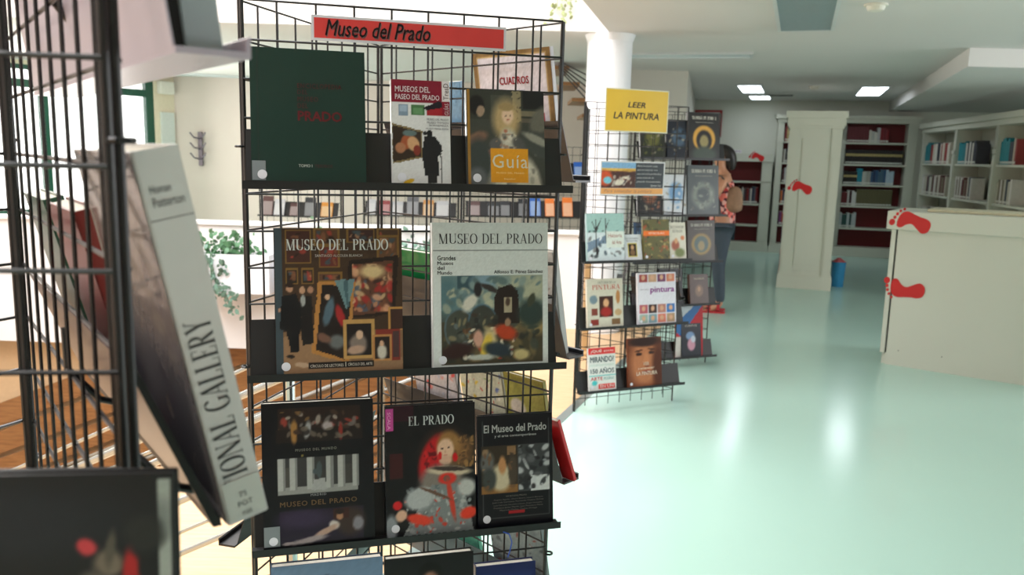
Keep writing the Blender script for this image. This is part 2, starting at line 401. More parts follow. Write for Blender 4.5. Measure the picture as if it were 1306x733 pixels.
# parapet on the far side of the stairwell
struct('wall_parapet', MB().prism([(-7, 7.46), (-7, 7.6), (.62, 7.36), (.62, 7.22)], -.28, .85), white_wall)
struct('trim_2', MB().prism([(-7, 7.43), (-7, 7.63), (.62, 7.39), (.62, 7.19)], .85, .875), white_wall)
# column
col_m = mat('column_paint', (236, 238, 242), .45, noise=.01)
struct('column', MB().lathe([(.19, 0), (.19, CEIL-.06), (.195, CEIL-.05), (.215, CEIL-.001)], 40, .78, 7.22), col_m)
# far walls
def wallseg(name, a, b, z0, z1, m, th=.12):
    a = Vector((*a, 0)); b = Vector((*b, 0)); d = (b-a).normalized(); n = Vector((-d.y, d.x, 0))*th
    return struct(name, MB().prism([(a.x, a.y), (b.x, b.y), (b.x+n.x, b.y+n.y), (a.x+n.x, a.y+n.y)], z0, z1), m)
FY = -.25
Fm = T(3.98, 14.05, 0) @ RZ(FY)          # front line of the far bookcases
p0 = Fm @ Vector((-2.2, .32, 0)); p1 = Fm @ Vector((6, .32, 0))
wallseg('wall_far', p0.to_2d(), p1.to_2d(), 0, CEIL, mat('far_wall_paint', (214, 216, 204), .8, noise=.01))
wallseg('wall_corner_side', (2.0, 9.9), (3.1, 14.6), 0, CEIL, cream_wall)
wallseg('wall_corner_front', (1.05, 9.95), (2.0, 9.9), 0, CEIL, cream_wall)
wallseg('wall_back', (-5.1, 12.5), (1.6, 12.1), 0, CEIL, pink_wall)
# left wall with window and door
LM = T(-5.1, 12.5, 0) @ RZ(math.atan2(-.87, -.5)) # x runs towards the camera, -y... interior on the left hand
def lwall(name, x0, z0, x1, z1, m, y0=-.12, y1=0.0): return struct(name, MB().box(x0, y0, z0, x1, y1, z1), m, None, LM)
lm = mat('cream_wall_left', (224, 212, 188), .8)
lwall('wall_left', 0, 0, .34, CEIL, lm); lwall('wall_left', .34, 0, 4.0, .6, lm); lwall('wall_left', 4.0, 0, 9, CEIL, lm); lwall('wall_left', .34, 2.5, 4.0, CEIL, lm)
green = mat('green_frame', (22, 78, 60), .4)
wn2 = struct('window_2', MB().box(.34, -.1, .6, .46, -.02, 2.5).box(3.9, -.1, .6, 4.0, -.02, 2.5).box(.46, -.1, .6, 3.9, -.02, .68).box(.46, -.1, 2.44, 3.9, -.02, 2.5).box(.46, -.1, 2.22, 3.9, -.02, 2.32).box(1.9, -.1, .68, 2.0, -.02, 2.22), green, None, LM)
gl = mat('window_glass', (245, 250, 250), .02, trans=1.0)
obj('pane', MB().box(.46, -.062, .68, 1.9, -.056, 2.22), gl, wn2); obj('pane', MB().box(2.0, -.062, .68, 3.9, -.056, 2.22), gl, wn2); obj('pane', MB().box(.46, -.062, 2.32, 3.9, -.056, 2.44), gl, wn2)
dr = struct('door_1', MB().box(.04, .002, 0, .26, .04, 2.02), mat('door_white', (206, 212, 208), .5), None, LM)
obj('door_handle', MB().cyl((.22, .04, 1.0), (.22, .09, 1.0), .01).cyl((.22, .09, 1.0), (.12, .09, 1.0), .009), mat('steel', (190, 192, 195), .25, metal=1), dr)
tag(obj('wall_heater', MB().bevbox(.06, .005, 2.28, .30, .1, 2.46, .01), mat('ac_white', (226, 222, 212), .5), None, LM), 'small white box mounted high on the wall above the white door', 'wall unit')

# ================================================================== CEILING FIXTURES
lampw = mat('lamp_glow', (240, 248, 255), .5, emit=5.0)
louv = mat('louver_grey', (150, 168, 172), .35, metal=.3)
def ceiling_light(cx, cy, w, l, yaw, label, on=True, z=CEIL, slats=0):
    M = T(cx, cy, z) @ RZ(yaw)
    r = thing('ceiling_light', label, 'ceiling light', M, 'recessed ceiling lights')
    fr = MB()
    for a in ((-w/2-.025, -l/2-.025, w/2+.025, -l/2), (-w/2-.025, l/2, w/2+.025, l/2+.025), (-w/2-.025, -l/2, -w/2, l/2), (w/2, -l/2, w/2+.025, l/2)):
        fr.box(a[0], a[1], -.022, a[2], a[3], -.001)
    obj('frame', fr, mat('lamp_frame', (205, 210, 210), .4), r)
    obj('diffuser', MB().box(-w/2, -l/2, -.012, w/2, l/2, -.002), lampw if on else mat('diffuser_off', (222, 236, 240), .25), r)
    for i in range(slats):
        y = -l/2+(i+.5)*l/slats
        obj('slat', MB().box(-w/2, y-.004, -.021, w/2, y+.004, -.0125), louv, r)
    return r
ceiling_light(1.93, 5.75, .36, 1.75, -.33, 'unlit louvred ceiling light nearest the camera at the top edge', False, slats=34)
ceiling_light(1.70, 8.36, 1.14, .30, -.25, 'long unlit fluorescent strip fixture to the right of the white column', False, slats=0)
ceiling_light(3.33, 11.98, .30, 1.25, -.33, 'lit ceiling light, upper of the bright pair left of the tall panel')
ceiling_light(3.90, 13.50, .30, .75, -.33, 'lit ceiling light, lower of the bright pair, close to the far wall')
ceiling_light(4.98, 11.85, .32, 1.5, -.33, 'lit ceiling light alone, in front of the dropped ceiling on the right')
ceiling_light(-4.4, 12.0, 1.5, .2, .4, 'long narrow ceiling fixture above the coat hooks', False)
for (x, y, l) in ((2.31, 5.55, 'round white smoke detector close to the top edge of the view'), (4.03, 11.45, 'small white smoke detector between the lit ceiling lights')):
    r = thing('smoke_detector', l, 'smoke detector', T(x, y, CEIL), 'ceiling smoke detectors')
    obj('housing', MB().lathe([(.03, -.045), (.05, -.04), (.058, -.02), (.058, -.001)], 20), mat('detector_white', (225, 222, 210), .5), r)
    obj('base', MB().lathe([(.075, -.012), (.075, -.0005)], 20), mat('detector_white', (225, 222, 210), .5), r)
r = thing('air_vent', 'slim dark slotted vent beside the far lit ceiling lights', 'vent', T(4.07, 13.05, CEIL) @ RZ(-.25))
obj('frame', MB().box(-.2, -.06, -.012, .2, .06, -.001), mat('vent_frame', (140, 142, 136), .5), r)
for i in range(5): obj('slat', MB().box(-.19, -.05+i*.022, -.018, .19, -.042+i*.022, -.012), mat('vent_dark', (80, 80, 78), .5), r)

# ================================================================== LARGE FURNITURE
CASE = mat('case_paint', (206, 207, 192), .45, noise=.015, scale=3)
REDB = mat('red_back', (112, 14, 20), .55, noise=.05, scale=4)
def smooth_poly(P, k=5):
    n = len(P); out = []
    for i in range(n):
        a, b, c, d = P[i-1], P[i], P[(i+1) % n], P[(i+2) % n]
        for j in range(k):
            t = j/k; out.append(tuple(.5*((2*b[q])+(-a[q]+c[q])*t+(2*a[q]-5*b[q]+4*c[q]-d[q])*t*t+(-a[q]+3*b[q]-3*c[q]+d[q])*t**3) for q in (0, 1)))
    return out
SOLE = smooth_poly([(.52,-.02),(.49,.14),(.36,.22),(.20,.15),(.02,.06),(-.12,.12),(-.24,.26),(-.36,.24),(-.40,.05),(-.36,-.16),(-.22,-.26),(-.02,-.24),(.16,-.22),(.34,-.22),(.47,-.16)])
TOES = [(-.52,.19,.085,.10),(-.50,.03,.045,.055),(-.47,-.09,.042,.05),(-.42,-.20,.038,.046),(-.34,-.29,.035,.042)]
def footprint(parent, M, size, flip=1):
    mb = MB(); a = .0012
    mb.plate([(x*size, z*size*flip) for x, z in (SOLE if flip > 0 else SOLE[::-1])], -a, 0)
    for cx, cz, rx, rz in TOES:
        mb.plate([((cx+rx*math.cos(2*PI*i/12))*size, (cz+rz*math.sin(2*PI*i/12))*size*flip) for i in range(12)], -a, 0)
    return obj('footprint_sticker', mb, mat('footprint_red', (206, 22, 26), .4, noise=.01), parent, M)

BM = {}
def shelf_book(M, w, h, d, c, label, group, lab=True, band=None):
    """upright volume, spine towards -y; one mesh with spine, pages and shelf-mark label"""
    k = (round(w, 3), round(h, 3), round(d, 2), c, lab, band)
    if k not in BM:
        mb = MB(); mb.prof([(0, 0), (.004, 0), (.004, h), (0, h)], 0.0005, w-.0005)   # spine board
        me = None
        mb = MB(); mb.add([(0,.004,0),(w*.5,0,0),(w,.004,0),(w,d,0),(0,d,0),(0,.004,h),(w*.5,0,h),(w,.004,h),(w,d,h),(0,d,h)],
                          [(0,1,6,5),(1,2,7,6),(2,3,8,7),(3,4,9,8),(4,0,5,9),(0,4,3,2,1),(5,6,7,8,9)])
        nf = len(mb.f)
        if lab: mb.add([(w*.08,.0025,.012),(w*.5,-.001,.012),(w*.92,.0025,.012),(w*.08,.0025,.038),(w*.5,-.001,.038),(w*.92,.0025,.038)], [(0,1,4,3),(1,2,5,4)])
        if band: mb.add([(w*.06,.0025,h*.55),(w*.5,-.001,h*.55),(w*.94,.0025,h*.55),(w*.06,.0025,h*.72),(w*.5,-.001,h*.72),(w*.94,.0025,h*.72)], [(0,1,4,3),(1,2,5,4)])
        me = mb.mesh('book'); me.materials.append(mat('spine_%d_%d_%d' % c, c, .5, noise=.06)); me.materials.append(mat('label_white', (214, 214, 204), .6)); me.materials.append(mat('label_gold', (190, 170, 110), .5)); me.materials.append(PAGE)
        me.polygons[6].material_index = 3
        for i in range(nf, nf+(2 if lab else 0)): me.polygons[i].material_index = 1
        if band:
            for i in range(len(mb.f)-2, len(mb.f)): me.polygons[i].material_index = 2
        BM[k] = me
    o = bpy.data.objects.new('book', BM[k]); COL.objects.link(o); o.matrix_world = M
    return tag(o, label, 'book', group)
ORD = 'first second third fourth fifth sixth seventh eighth ninth tenth eleventh twelfth thirteenth fourteenth fifteenth sixteenth seventeenth eighteenth nineteenth twentieth'.split()
def ordn(i): return ORD[i] if i < 20 else 'twenty-'+ORD[i-20]
def book_row(B, x0, x1, z, where, spec, y=.035, d=.17):
    """spec: list of (count, width, height, colours, look[, label?, band?]); labels count from the left within each run"""
    x = x0
    for n, w, h, cs, look, *r in spec:
        for i in range(n):
            ww = round(w*random.choice((.85, 1, 1.15)), 3) if len(cs) > 1 else w
            hh = round(h*random.choice((.9, .95, 1, 1.04)), 3) if len(cs) > 1 else h
            if x+ww > x1: return x
            shelf_book(B @ T(x, y, z+.001), ww-.001, hh, d, random.choice(cs), '%s %s from the left, %s' % (ordn(i), look, where), 'books, '+where, *(r or (True,)))
            x += ww
    return x
def bookcase(M, label, bays, top, shelves, depth, base=.15, corn=.11, pil=(.1,), over=.04, red=True, w=None, group=None):
    r = thing('bookcase', label, 'bookcase', M, group)
    x0 = bays[0][0]-pil[0]; x1 = bays[-1][1]+pil[-1]
    cab = MB().box(x0, depth-.02, 0, x1, depth, top)
    obj('back_board', MB().box(x0+.01, depth-.03, base, x1-.01, depth-.021, top-.03), REDB if red else CASE, r)
    obj('carcass', cab, CASE, r)
    xs = [x0]+[v for b in bays for v in b]+[x1]
    for i in range(0, len(xs), 2):
        mb = MB().box(xs[i], 0, base, xs[i+1], depth-.031, top-corn)
        wd = xs[i+1]-xs[i]
        if wd > .08: mb.box(xs[i]+.012, -.012, base+.03, xs[i+1]-.012, 0, top-corn-.35); mb.box(xs[i]-.004, -.018, top-corn-.33, xs[i+1]+.004, 0, top-corn-.28)
        obj('pilaster', mb, CASE, r)
    obj('plinth', MB().box(x0-.01, -.02, 0, x1+.01, depth-.031, base).box(x0-.02, -.03, 0, x1+.02, -.02, base-.04), CASE, r)
    obj('cornice', MB().box(x0-.01, -.02, top-corn, x1+.01, depth, top-corn*.5).box(x0-over, -over-.02, top-corn*.5, x1+over, depth, top), CASE, r)
    for b in bays:
        for z in shelves: obj('shelf', MB().box(b[0]-.002, .01, z-.028, b[1]+.002, depth-.031, z), CASE, r)
    return r
low = bookcase(Fm, 'low white bookcase with dark red back behind the woman', [(-1.5, -.62), (-.5, .19)], 1.65, (.454, .815, 1.19), .3, base=.154, corn=.13, pil=(.1, .165), over=.0)
footprint(low, T(.10, -.026, 1.60) @ RY(.35), .22, -1)
r = thing('shelf_sign', 'small white shelf sign lying along the low bookcase top by the woman', 'sign', Fm @ T(-.5, -.02, 1.655))
obj('card', MB().box(0, 0, 0, .34, .01, .055), mat('sign_white', (226, 222, 224), .5), r)
lettering([('TEMAS DE ARTE', .06, .3, .94, .7, (120, 60, 110))], .34, .055, T(0, 0, 0), r)
tall = bookcase(Fm, 'tall white bookcase with dark red back along the far wall', [(.50, 1.35), (1.475, 2.406)], 2.30, (.477, .843, 1.191, 1.521, 1.873), .3, base=.154, corn=.12, pil=(.1, .14))
for i in (0,): obj('pilaster', MB().box(1.352, 0, .154, 1.473, .27, 2.17).box(1.36, -.012, .19, 1.465, 0, 1.8), CASE, tall)
# volumes on the low bookcase
mixd = [(60,16,22),(30,30,34),(120,20,24),(196,190,180),(80,80,86),(150,140,124),(34,44,70)]
book_row(Fm, -.48, .17, .815, 'filled row of the low bookcase', [(22, .03, .27, mixd, 'mixed volume')])
B2 = 1.49; E2 = 2.40
book_row(Fm, B2, E2, 1.873, 'top shelf of the far red-backed bookcase', [(8, .042, .25, [(98,22,30)], 'burgundy volume'), (3, .045, .19, [(206,200,188),(190,188,180),(214,210,200)], 'short pale volume'), (2, .02, .24, [(70,78,86),(190,190,190)], 'thin grey volume'), (3, .042, .23, [(130,24,34),(116,20,30),(88,18,36)], 'dark red end volume')])
book_row(Fm, B2, E2, 1.521, 'second shelf of the far red-backed bookcase', [(24, .038, .235, [(30,20,20)], 'black gold-labelled volume', True, 1)])
book_row(Fm, B2, E2, 1.191, 'third shelf of the far red-backed bookcase', [(6, .035, .21, [(32,26,22)], 'small black volume', True, 1), (2, .04, .26, [(30,130,150)], 'teal volume'), (4, .034, .23, [(190,190,180),(160,160,150),(176,182,176)], 'greyish white volume'), (6, .036, .24, [(52,84,120),(70,100,120),(40,60,90)], 'blue volume'), (3, .042, .24, [(176,196,210),(160,184,200),(200,200,196)], 'pale blue volume')])
book_row(Fm, B2-.01, E2, .843, 'fourth shelf of the far red-backed bookcase', [(7, .034, .24, [(100,30,34),(190,186,180),(60,30,36),(206,204,200)], 'red or white volume'), (13, .042, .27, [(98,92,62)], 'olive volume')])
book_row(Fm, B2-.01, E2, .477, 'fifth shelf of the far red-backed bookcase', [(7, .034, .24, [(40,50,60),(180,186,186),(36,70,66),(90,96,100)], 'dark or grey volume')])
for z, nm, cc in ((1.873, 'top', [(190,170,120),(150,60,60),(206,200,190)]), (1.521, 'second', mixd), (1.191, 'third', [(60,80,110),(90,60,60),(190,190,186)]), (.843, 'fourth', [(200,110,60),(150,70,60),(60,60,80)]), (.477, 'fifth', [(170,80,60),(120,60,110)])):
    book_row(Fm, .52, .72, z, '%s shelf just left of the tall panel' % nm, [(13, .036, .23, cc, 'volume')])
# picture frame on the far wall
r = thing('picture_frame', 'red framed picture on the far wall behind the second rack', 'picture', Fm @ T(-1.02, .30, 1.92))
fr = MB().box(0, -.02, 0, .5, 0, .04).box(0, -.02, .42, .5, 0, .46).box(0, -.02, .04, .04, 0, .42).box(.46, -.02, .04, .5, 0, .42)
obj('frame', fr, mat('frame_red', (150, 32, 30), .4), r)
picture(.42, .38, (214, 216, 212), [('e', .5, .45, .2, .25, 0, (170, 176, 178), .6), ('s', .2, .2, .8, .8, 14, .04, [(150,156,160),(120,120,130),(200,180,170)])], r, T(.04, -.004, .04), name='print', dens=60)
# island bookcase with the tall end panel
IM = T(3.26, 10.03, 0) @ RZ(-.33)
isl = thing('island_bookcase', 'tall white double bookcase seen from its panelled end', 'bookcase', IM)
obj('plinth', MB().box(0, -.01, 0, .63, 2.4, .15).box(.008, 0, .15, .622, 2.4, .17), CASE, isl)
obj('cornice', MB().box(-.03, -.05, 2.05, .66, 2.43, 2.13).box(-.01, -.03, 1.96, .64, 2.42, 2.05).box(.005, -.012, 1.93, .625, 2.41, 1.96), CASE, isl)
obj('end_panel', MB().box(.02, .012, .17, .61, .05, 1.93), CASE, isl)
for x in (.02, .50): obj('stile', MB().box(x, 0, .17, x+.11, .0118, 1.93).box(x+.02, -.006, .2, x+.09, 0, 1.6).box(x-.004, -.01, 1.60, x+.114, 0, 1.64), CASE, isl)
obj('raised_panel', MB().box(.18, .002, .30, .45, .0118, 1.82).box(.13, .004, .23, .135, .0118, 1.88).box(.495, .004, .23, .499, .0118, 1.88).box(.13, .004, .225, .499, .0118, .23), CASE, isl)
obj('partition', MB().box(.30, .05, .17, .33, 2.4, 1.93), CASE, isl)
obj('end_panel', MB().box(.02, 2.36, .17, .61, 2.4, 1.93), CASE, isl)
for k, z in enumerate((.2, .55, .9, 1.25, 1.6)):
    obj('shelf', MB().box(.02, .05, z-.025, .30, 2.36, z), CASE, isl); obj('shelf', MB().box(.33, .05, z-.025, .61, 2.36, z), CASE, isl)
    SB = IM @ T(0, .9, 0) @ RZ(-PI/2)     # left face, spines outwards (-x)
    book_row(SB, .42, .84, z, 'island side, %s row' % ('lowest', 'second lowest', 'middle', 'second highest', 'top')[k], [(12, .04, .25, [[(150,60,60),(220,216,210),(90,60,130)],[(120,40,50),(60,60,100),(200,190,180)],[(40,90,120),(210,206,200),(160,90,50)],[(50,70,130),(190,190,190)],[(60,100,160),(210,210,214),(40,50,80)]][k], 'volume')], y=.012)
footprint(isl, T(.20, -.006, 1.225) @ RY(.30), .245, -1)
r = thing('paper_bin', 'bright blue bin on the floor at the right foot of the tall panel', 'bin', IM @ T(.72, .45, 0))
obj('bucket', MB().lathe([(.07, 0), (.085, .30), (.09, .31), (.08, .31), (.066, .012)], 16), mat('bin_blue', (48, 140, 190), .4), r)
obj('lid', MB().lathe([(.088, .312), (.05, .335), (.02, .36)], 16), mat('bin_red', (170, 60, 70), .4), r)
# bookcase on the right, running towards the camera
RM = T(6.33, 13.0, 0) @ RZ(math.atan2(-.98, -.19))
rc = bookcase(RM, 'long white bookcase at the right edge running towards the camera', [(.05, 1.5), (1.6, 3.0), (3.1, 4.6)], 2.16, (.62, 1.10, 1.56), .34, base=.15, corn=.14, pil=(.05, .05), red=False)
for x in (1.502, 3.002): obj('pilaster', MB().box(x, 0, .15, x+.096, .31, 2.02), CASE, rc)
for z, nm, sp in ((1.56, 'upper', [(5, .055, .30, [(30,130,140),(40,120,130)], 'teal volume'), (40, .055, .29, [(206,200,186),(150,60,60),(190,180,160),(220,216,206),(60,60,70)], 'mixed volume')]),
              (1.10, 'middle', [(60, .055, .28, [(190,186,170),(120,110,90),(90,40,40),(210,206,200),(60,70,80)], 'mixed volume')]),
              (.62, 'lower', [(50, .06, .28, [(140,140,130),(190,186,176),(60,60,64)], 'mixed volume')])):
    for b, bn in (((.06, 1.25), 'far'), ((1.61, 2.3), 'middle'), ((3.11, 3.6), 'near')): book_row(RM, b[0], b[1], z, '%s shelf, %s bay of the right bookcase' % (nm, bn), sp)
# counter on the right
CM = T(2.88, 6.23, 0) @ RZ(-.62)
CP = mat('counter_paint', (212, 213, 202), .4, noise=.01, scale=3)
ct = thing('service_counter', 'white counter with red footprints at the right edge', 'counter', CM)
obj('worktop', MB().bevbox(-.045, -.03, 1.047, 1.5, .62, 1.183, .004), CP, ct)
obj('raised_ledge', MB().bevbox(.20, .12, 1.184, 1.5, .5, 1.205, .004), mat('ledge_cream', (214, 208, 180), .4), ct)
obj('front_panel', MB().box(.035, 0, .0, 1.4, .03, 1.046), CP, ct)
obj('side_board', MB().box(-.01, -.004, .09, .022, .5, 1.046), CP, ct)
obj('base', MB().box(.0, .0295, 0, 1.38, .55, .088), CP, ct)
obj('recess', MB().box(.0225, .018, .09, .0345, .4, 1.046), mat('gap_dark', (52, 54, 50), .7), ct)
for x in (.12, .42): obj('screw', MB().cyl((x, -.002, .12), (x, .001, .12), .004), mat('gap_dark', (52, 54, 50), .7), ct)
footprint(ct, T(.13, -.0305, 1.108) @ RY(.30), .25, -1)
footprint(ct, T(.125, -.0045, .60) @ RY(.04), .26, 1)

# ================================================================== RACK 1 (main, in focus)
MA = (-.584, 1.764); MY = .268; MZ = 1.8315
r1, R1 = rack(MA, MY, MZ, 'black wire display tower in the middle, under the red sign, full of art books')
F = PAN[0]
for z in (1.45, 1.04, .643, .24):
    shelf(r1, F, z)
B = PAN[1]
for z in (1.47, 1.03, .70, .30): shelf(r1, B, z, dep=.115, foot=.06, hp=.14, m=mat('shelf_grey_dark', (44, 44, 48), .35))
C3 = PAN[2]
for z in (.24, .62): shelf(r1, C3, z)
# sign
def sign(M, w, h, back, face, margin, label, text, layers=None, name='sign_board', extra=None):
    r = thing(name, label, 'sign', M)
    obj('board', MB().box(0, -.002, 0, w, 0, h), mat('paper_%d_%d_%d' % back, back, .35, noise=.01), r)
    if face: obj('coloured_sheet', MB().box(margin, -.0026, margin, w-margin, -.002, h-margin), mat('paper_%d_%d_%d' % face, face, .35, noise=.02, scale=6), r)
    if extra: extra(r)
    if text: lettering(text, w, h, T(0, -.0028, 0), r)
    return r
sign(R1 @ F @ T(.150, -.009, 1.757), .424, .052, (206, 208, 216), (204, 58, 56), .0055, 'red sign strip with a grey border wired to the top of the middle rack',
     [('Museo del Prado', .07, .20, .60, .84, (150, 110, 110), dict(shear=.3, bold=.004, dy=.0003)), ('Museo del Prado', .066, .15, .596, .79, (28, 20, 26), dict(shear=.3, bold=.004))])

BL = (24, 25, 28)
def fb(u, z, w, h, t, *a, **k): return book(on_panel(R1, F, u, z, h), w, h, t, *a, **k)
LBL = (196, 198, 204)
def label_strip(r, w, t, h=.045, y=None, x1=.024, z0=.008):
    obj('clear_label', MB().box(.0, -t-.0011, z0, x1, -t-.0006, z0+h), mat('label_film', (120, 128, 132), .2), r)
# top shelf
g = fb(.026, 1.45, .232, .281, .026, (26, 50, 43), 'large dark green hardback with red lettering on the top shelf', name='art_book',
   text=[('ENCICLOPEDIA', .40, .252, .79, .288, (92, 30, 34), dict(sp=1.2, bold=.01)), ('DEL', .40, .30, .49, .333, (92, 30, 34), dict(sp=1.2, bold=.01)), ('MUSEO', .40, .35, .58, .385, (92, 30, 34), dict(sp=1.2, bold=.01)), ('DEL', .40, .40, .49, .435, (92, 30, 34), dict(sp=1.2, bold=.01)),
         ('PRADO', .40, .455, .79, .53, (118, 24, 34), dict(bold=.03)), ('TOMO I', .40, .85, .52, .872, (210, 214, 208), dict(bold=.02)), ('TESOROS', .54, .85, .70, .872, (78, 30, 32), dict(bold=.02))])
label_strip(g, .232, .026, .04, x1=.027)
obj('joint_groove', MB().box(.012, -.0268, 0, .0145, -.026, .281), mat('groove_green', (14, 34, 28), .4), g)
g = fb(.316, 1.45, .128, .232, .014, (212, 214, 214), 'white paperback guide with a maroon band and a standing dark statue', name='art_book', hard=False, base=(206, 208, 208), seed=3,
   layers=[('r', 0, 0, .87, .215, (122, 22, 44)), ('r', .87, 0, 1, .19, (214, 210, 212)), ('r', .87, .19, 1, .33, (130, 24, 46)), ('r', .12, .23, .28, .34, (120, 140, 158)), ('r', .14, .245, .26, .30, (150, 170, 190)), ('r', .33, .23, .56, .33, (70, 110, 70)), ('r', .36, .26, .53, .32, (96, 140, 96)), ('r', .6, .24, .87, .33, (150, 30, 40)), ('p', [(.52,.26),(.8,.19),(.87,.2),(.87,.25),(.6,.28)], (30, 26, 34)),
           ('p', [(0,.41),(.52,.475),(.50,.73),(0,.79)], (120, 104, 70)), ('p', [(.015,.43),(.50,.49),(.485,.715),(.015,.77)], (50, 38, 30)), ('e', .25, .58, .1, .08, 30, (150, 80, 50)), ('e', .36, .60, .1, .07, -20, (190, 150, 110)), ('e', .14, .64, .09, .05, 20, (160, 110, 80)), ('e', .42, .66, .06, .05, 0, (120, 50, 40)), ('e', .3, .5, .12, .03, 0, (90, 110, 110)),
           ('e', .64, .50, .05, .035, 0, (26, 26, 28), .2), ('e', .56, .495, .04, .016, -10, (26, 26, 28), .2), ('p', [(.55,.53),(.72,.52),(.84,.60),(.86,.66),(.78,.72),(.80,.9),(.55,.9),(.5,.68)], (30, 30, 33)), ('p', [(.60,.88),(.75,.88),(.76,.97),(.6,.97)], (34, 34, 36)), ('e', .68, .985, .26, .014, 0, (50, 50, 50), .3), ('p', [(.82,.66),(.84,.66),(.85,.97),(.83,.97)], (50, 48, 46)), ('e', .27, .955, .1, .02, -20, (200, 160, 30), .2)],
   text=[('MUSEOS DEL', .06, .06, .66, .115, (235, 230, 232), dict(bold=.02)), ('PASEO DEL PRADO', .06, .135, .82, .185, (235, 230, 232), dict(bold=.02)), ('TresD', .89, .02, .98, .175, (60, 30, 40), dict(rot=1)), ('GUÍAS', .89, .21, .98, .32, (225, 215, 218), dict(rot=1, bold=.01)),
         ('MUSEO DEL PRADO', .6, .355, .97, .375, (70, 70, 80)), ('MUSEO THYSSEN', .6, .385, .97, .405, (70, 70, 80)), ('BORNEMISZA', .64, .412, .97, .43, (70, 70, 80)), ('MUSEO REINA SOFÍA', .58, .44, .97, .46, (70, 70, 80))])
fb(.482, 1.45, .178, .217, .020, (58, 60, 58), 'museum guide with a pale blonde figure and an orange square on the cover', name='art_book', base=(62, 64, 58), seed=4, dens=420,
   layers=[('r', 0, 0, 1, .3, (54, 56, 50)), ('r', .3, .05, .62, .38, (70, 72, 64)), ('e', .12, .16, .1, .1, 0, (30, 28, 28)), ('e', .17, .22, .05, .06, 10, (150, 128, 108)), ('p', [(.58,0),(.7,0),(.7,.32),(.6,.32)], (136, 126, 98)), ('s', .6, .02, .69, .3, 10, .018, [(50,46,40)]), ('r', .72, 0, 1, .18, (34, 34, 34)), ('r', .7, .2, 1, .26, (116, 108, 88)), ('r', .7, .28, 1, .32, (90, 84, 72)),
           ('p', [(.44,.45),(.62,.45),(.66,.66),(.82,.8),(.96,1),(.1,1),(.2,.82),(.38,.66)], (196, 192, 172)), ('e', .24, .86, .13, .16, 15, (150, 148, 132), .5), ('e', .82, .88, .1, .2, -20, (190, 186, 168), .6), ('e', .5, .3, .17, .21, 0, (176, 152, 108), .6), ('e', .52, .26, .075, .09, 0, (214, 184, 156), .4), ('e', .5, .17, .1, .04, 0, (150, 128, 88), .4), ('e', .52, .52, .11, .13, 0, (180, 176, 160), .5), ('e', .36, .56, .08, .07, 50, (88, 88, 86), .4), ('e', .68, .56, .08, .1, -50, (80, 80, 78), .4), ('e', .495, .26, .012, .008, 0, (90, 70, 60), .5), ('e', .55, .258, .012, .008, 0, (90, 70, 60), .5), ('e', .525, .30, .018, .006, 0, (170, 96, 84), .5), ('s', .36, .44, .66, .60, 26, .03, [(120,118,108),(206,200,184),(150,120,100),(90,88,84)]), ('s', .12, .6, .95, .99, 40, .05, [(206,202,184),(150,148,134),(120,118,108)]), ('e', .49, .42, .025, .018, 0, (170, 110, 86), .4), ('e', .3, .64, .05, .03, 0, (190, 120, 96), .4),
           ('e', .95, .3, .12, .16, 30, (100, 98, 88), .4), ('e', .95, .56, .26, .12, 30, (66, 70, 66), .3), ('e', .9, .5, .2, .04, 25, (140, 140, 128), .5), ('e', .12, .5, .14, .06, -25, (120, 92, 76), .5), ('e', .14, .75, .16, .25, 0, (56, 62, 60), .4), ('e', .12, .9, .12, .1, 0, (90, 94, 96), .5), ('r', 0, 0, .03, 1, (150, 112, 50)), ('r', .29, .60, .775, .955, (214, 148, 34))],
   text=[('Guía', .31, .66, .77, .80, (206, 200, 178), dict(sp=1.1)), ('MUSEO DEL PRADO', .36, .842, .72, .86, (240, 214, 150), dict(sp=1.2)), ('Español', .46, .905, .6, .925, (240, 214, 150))])
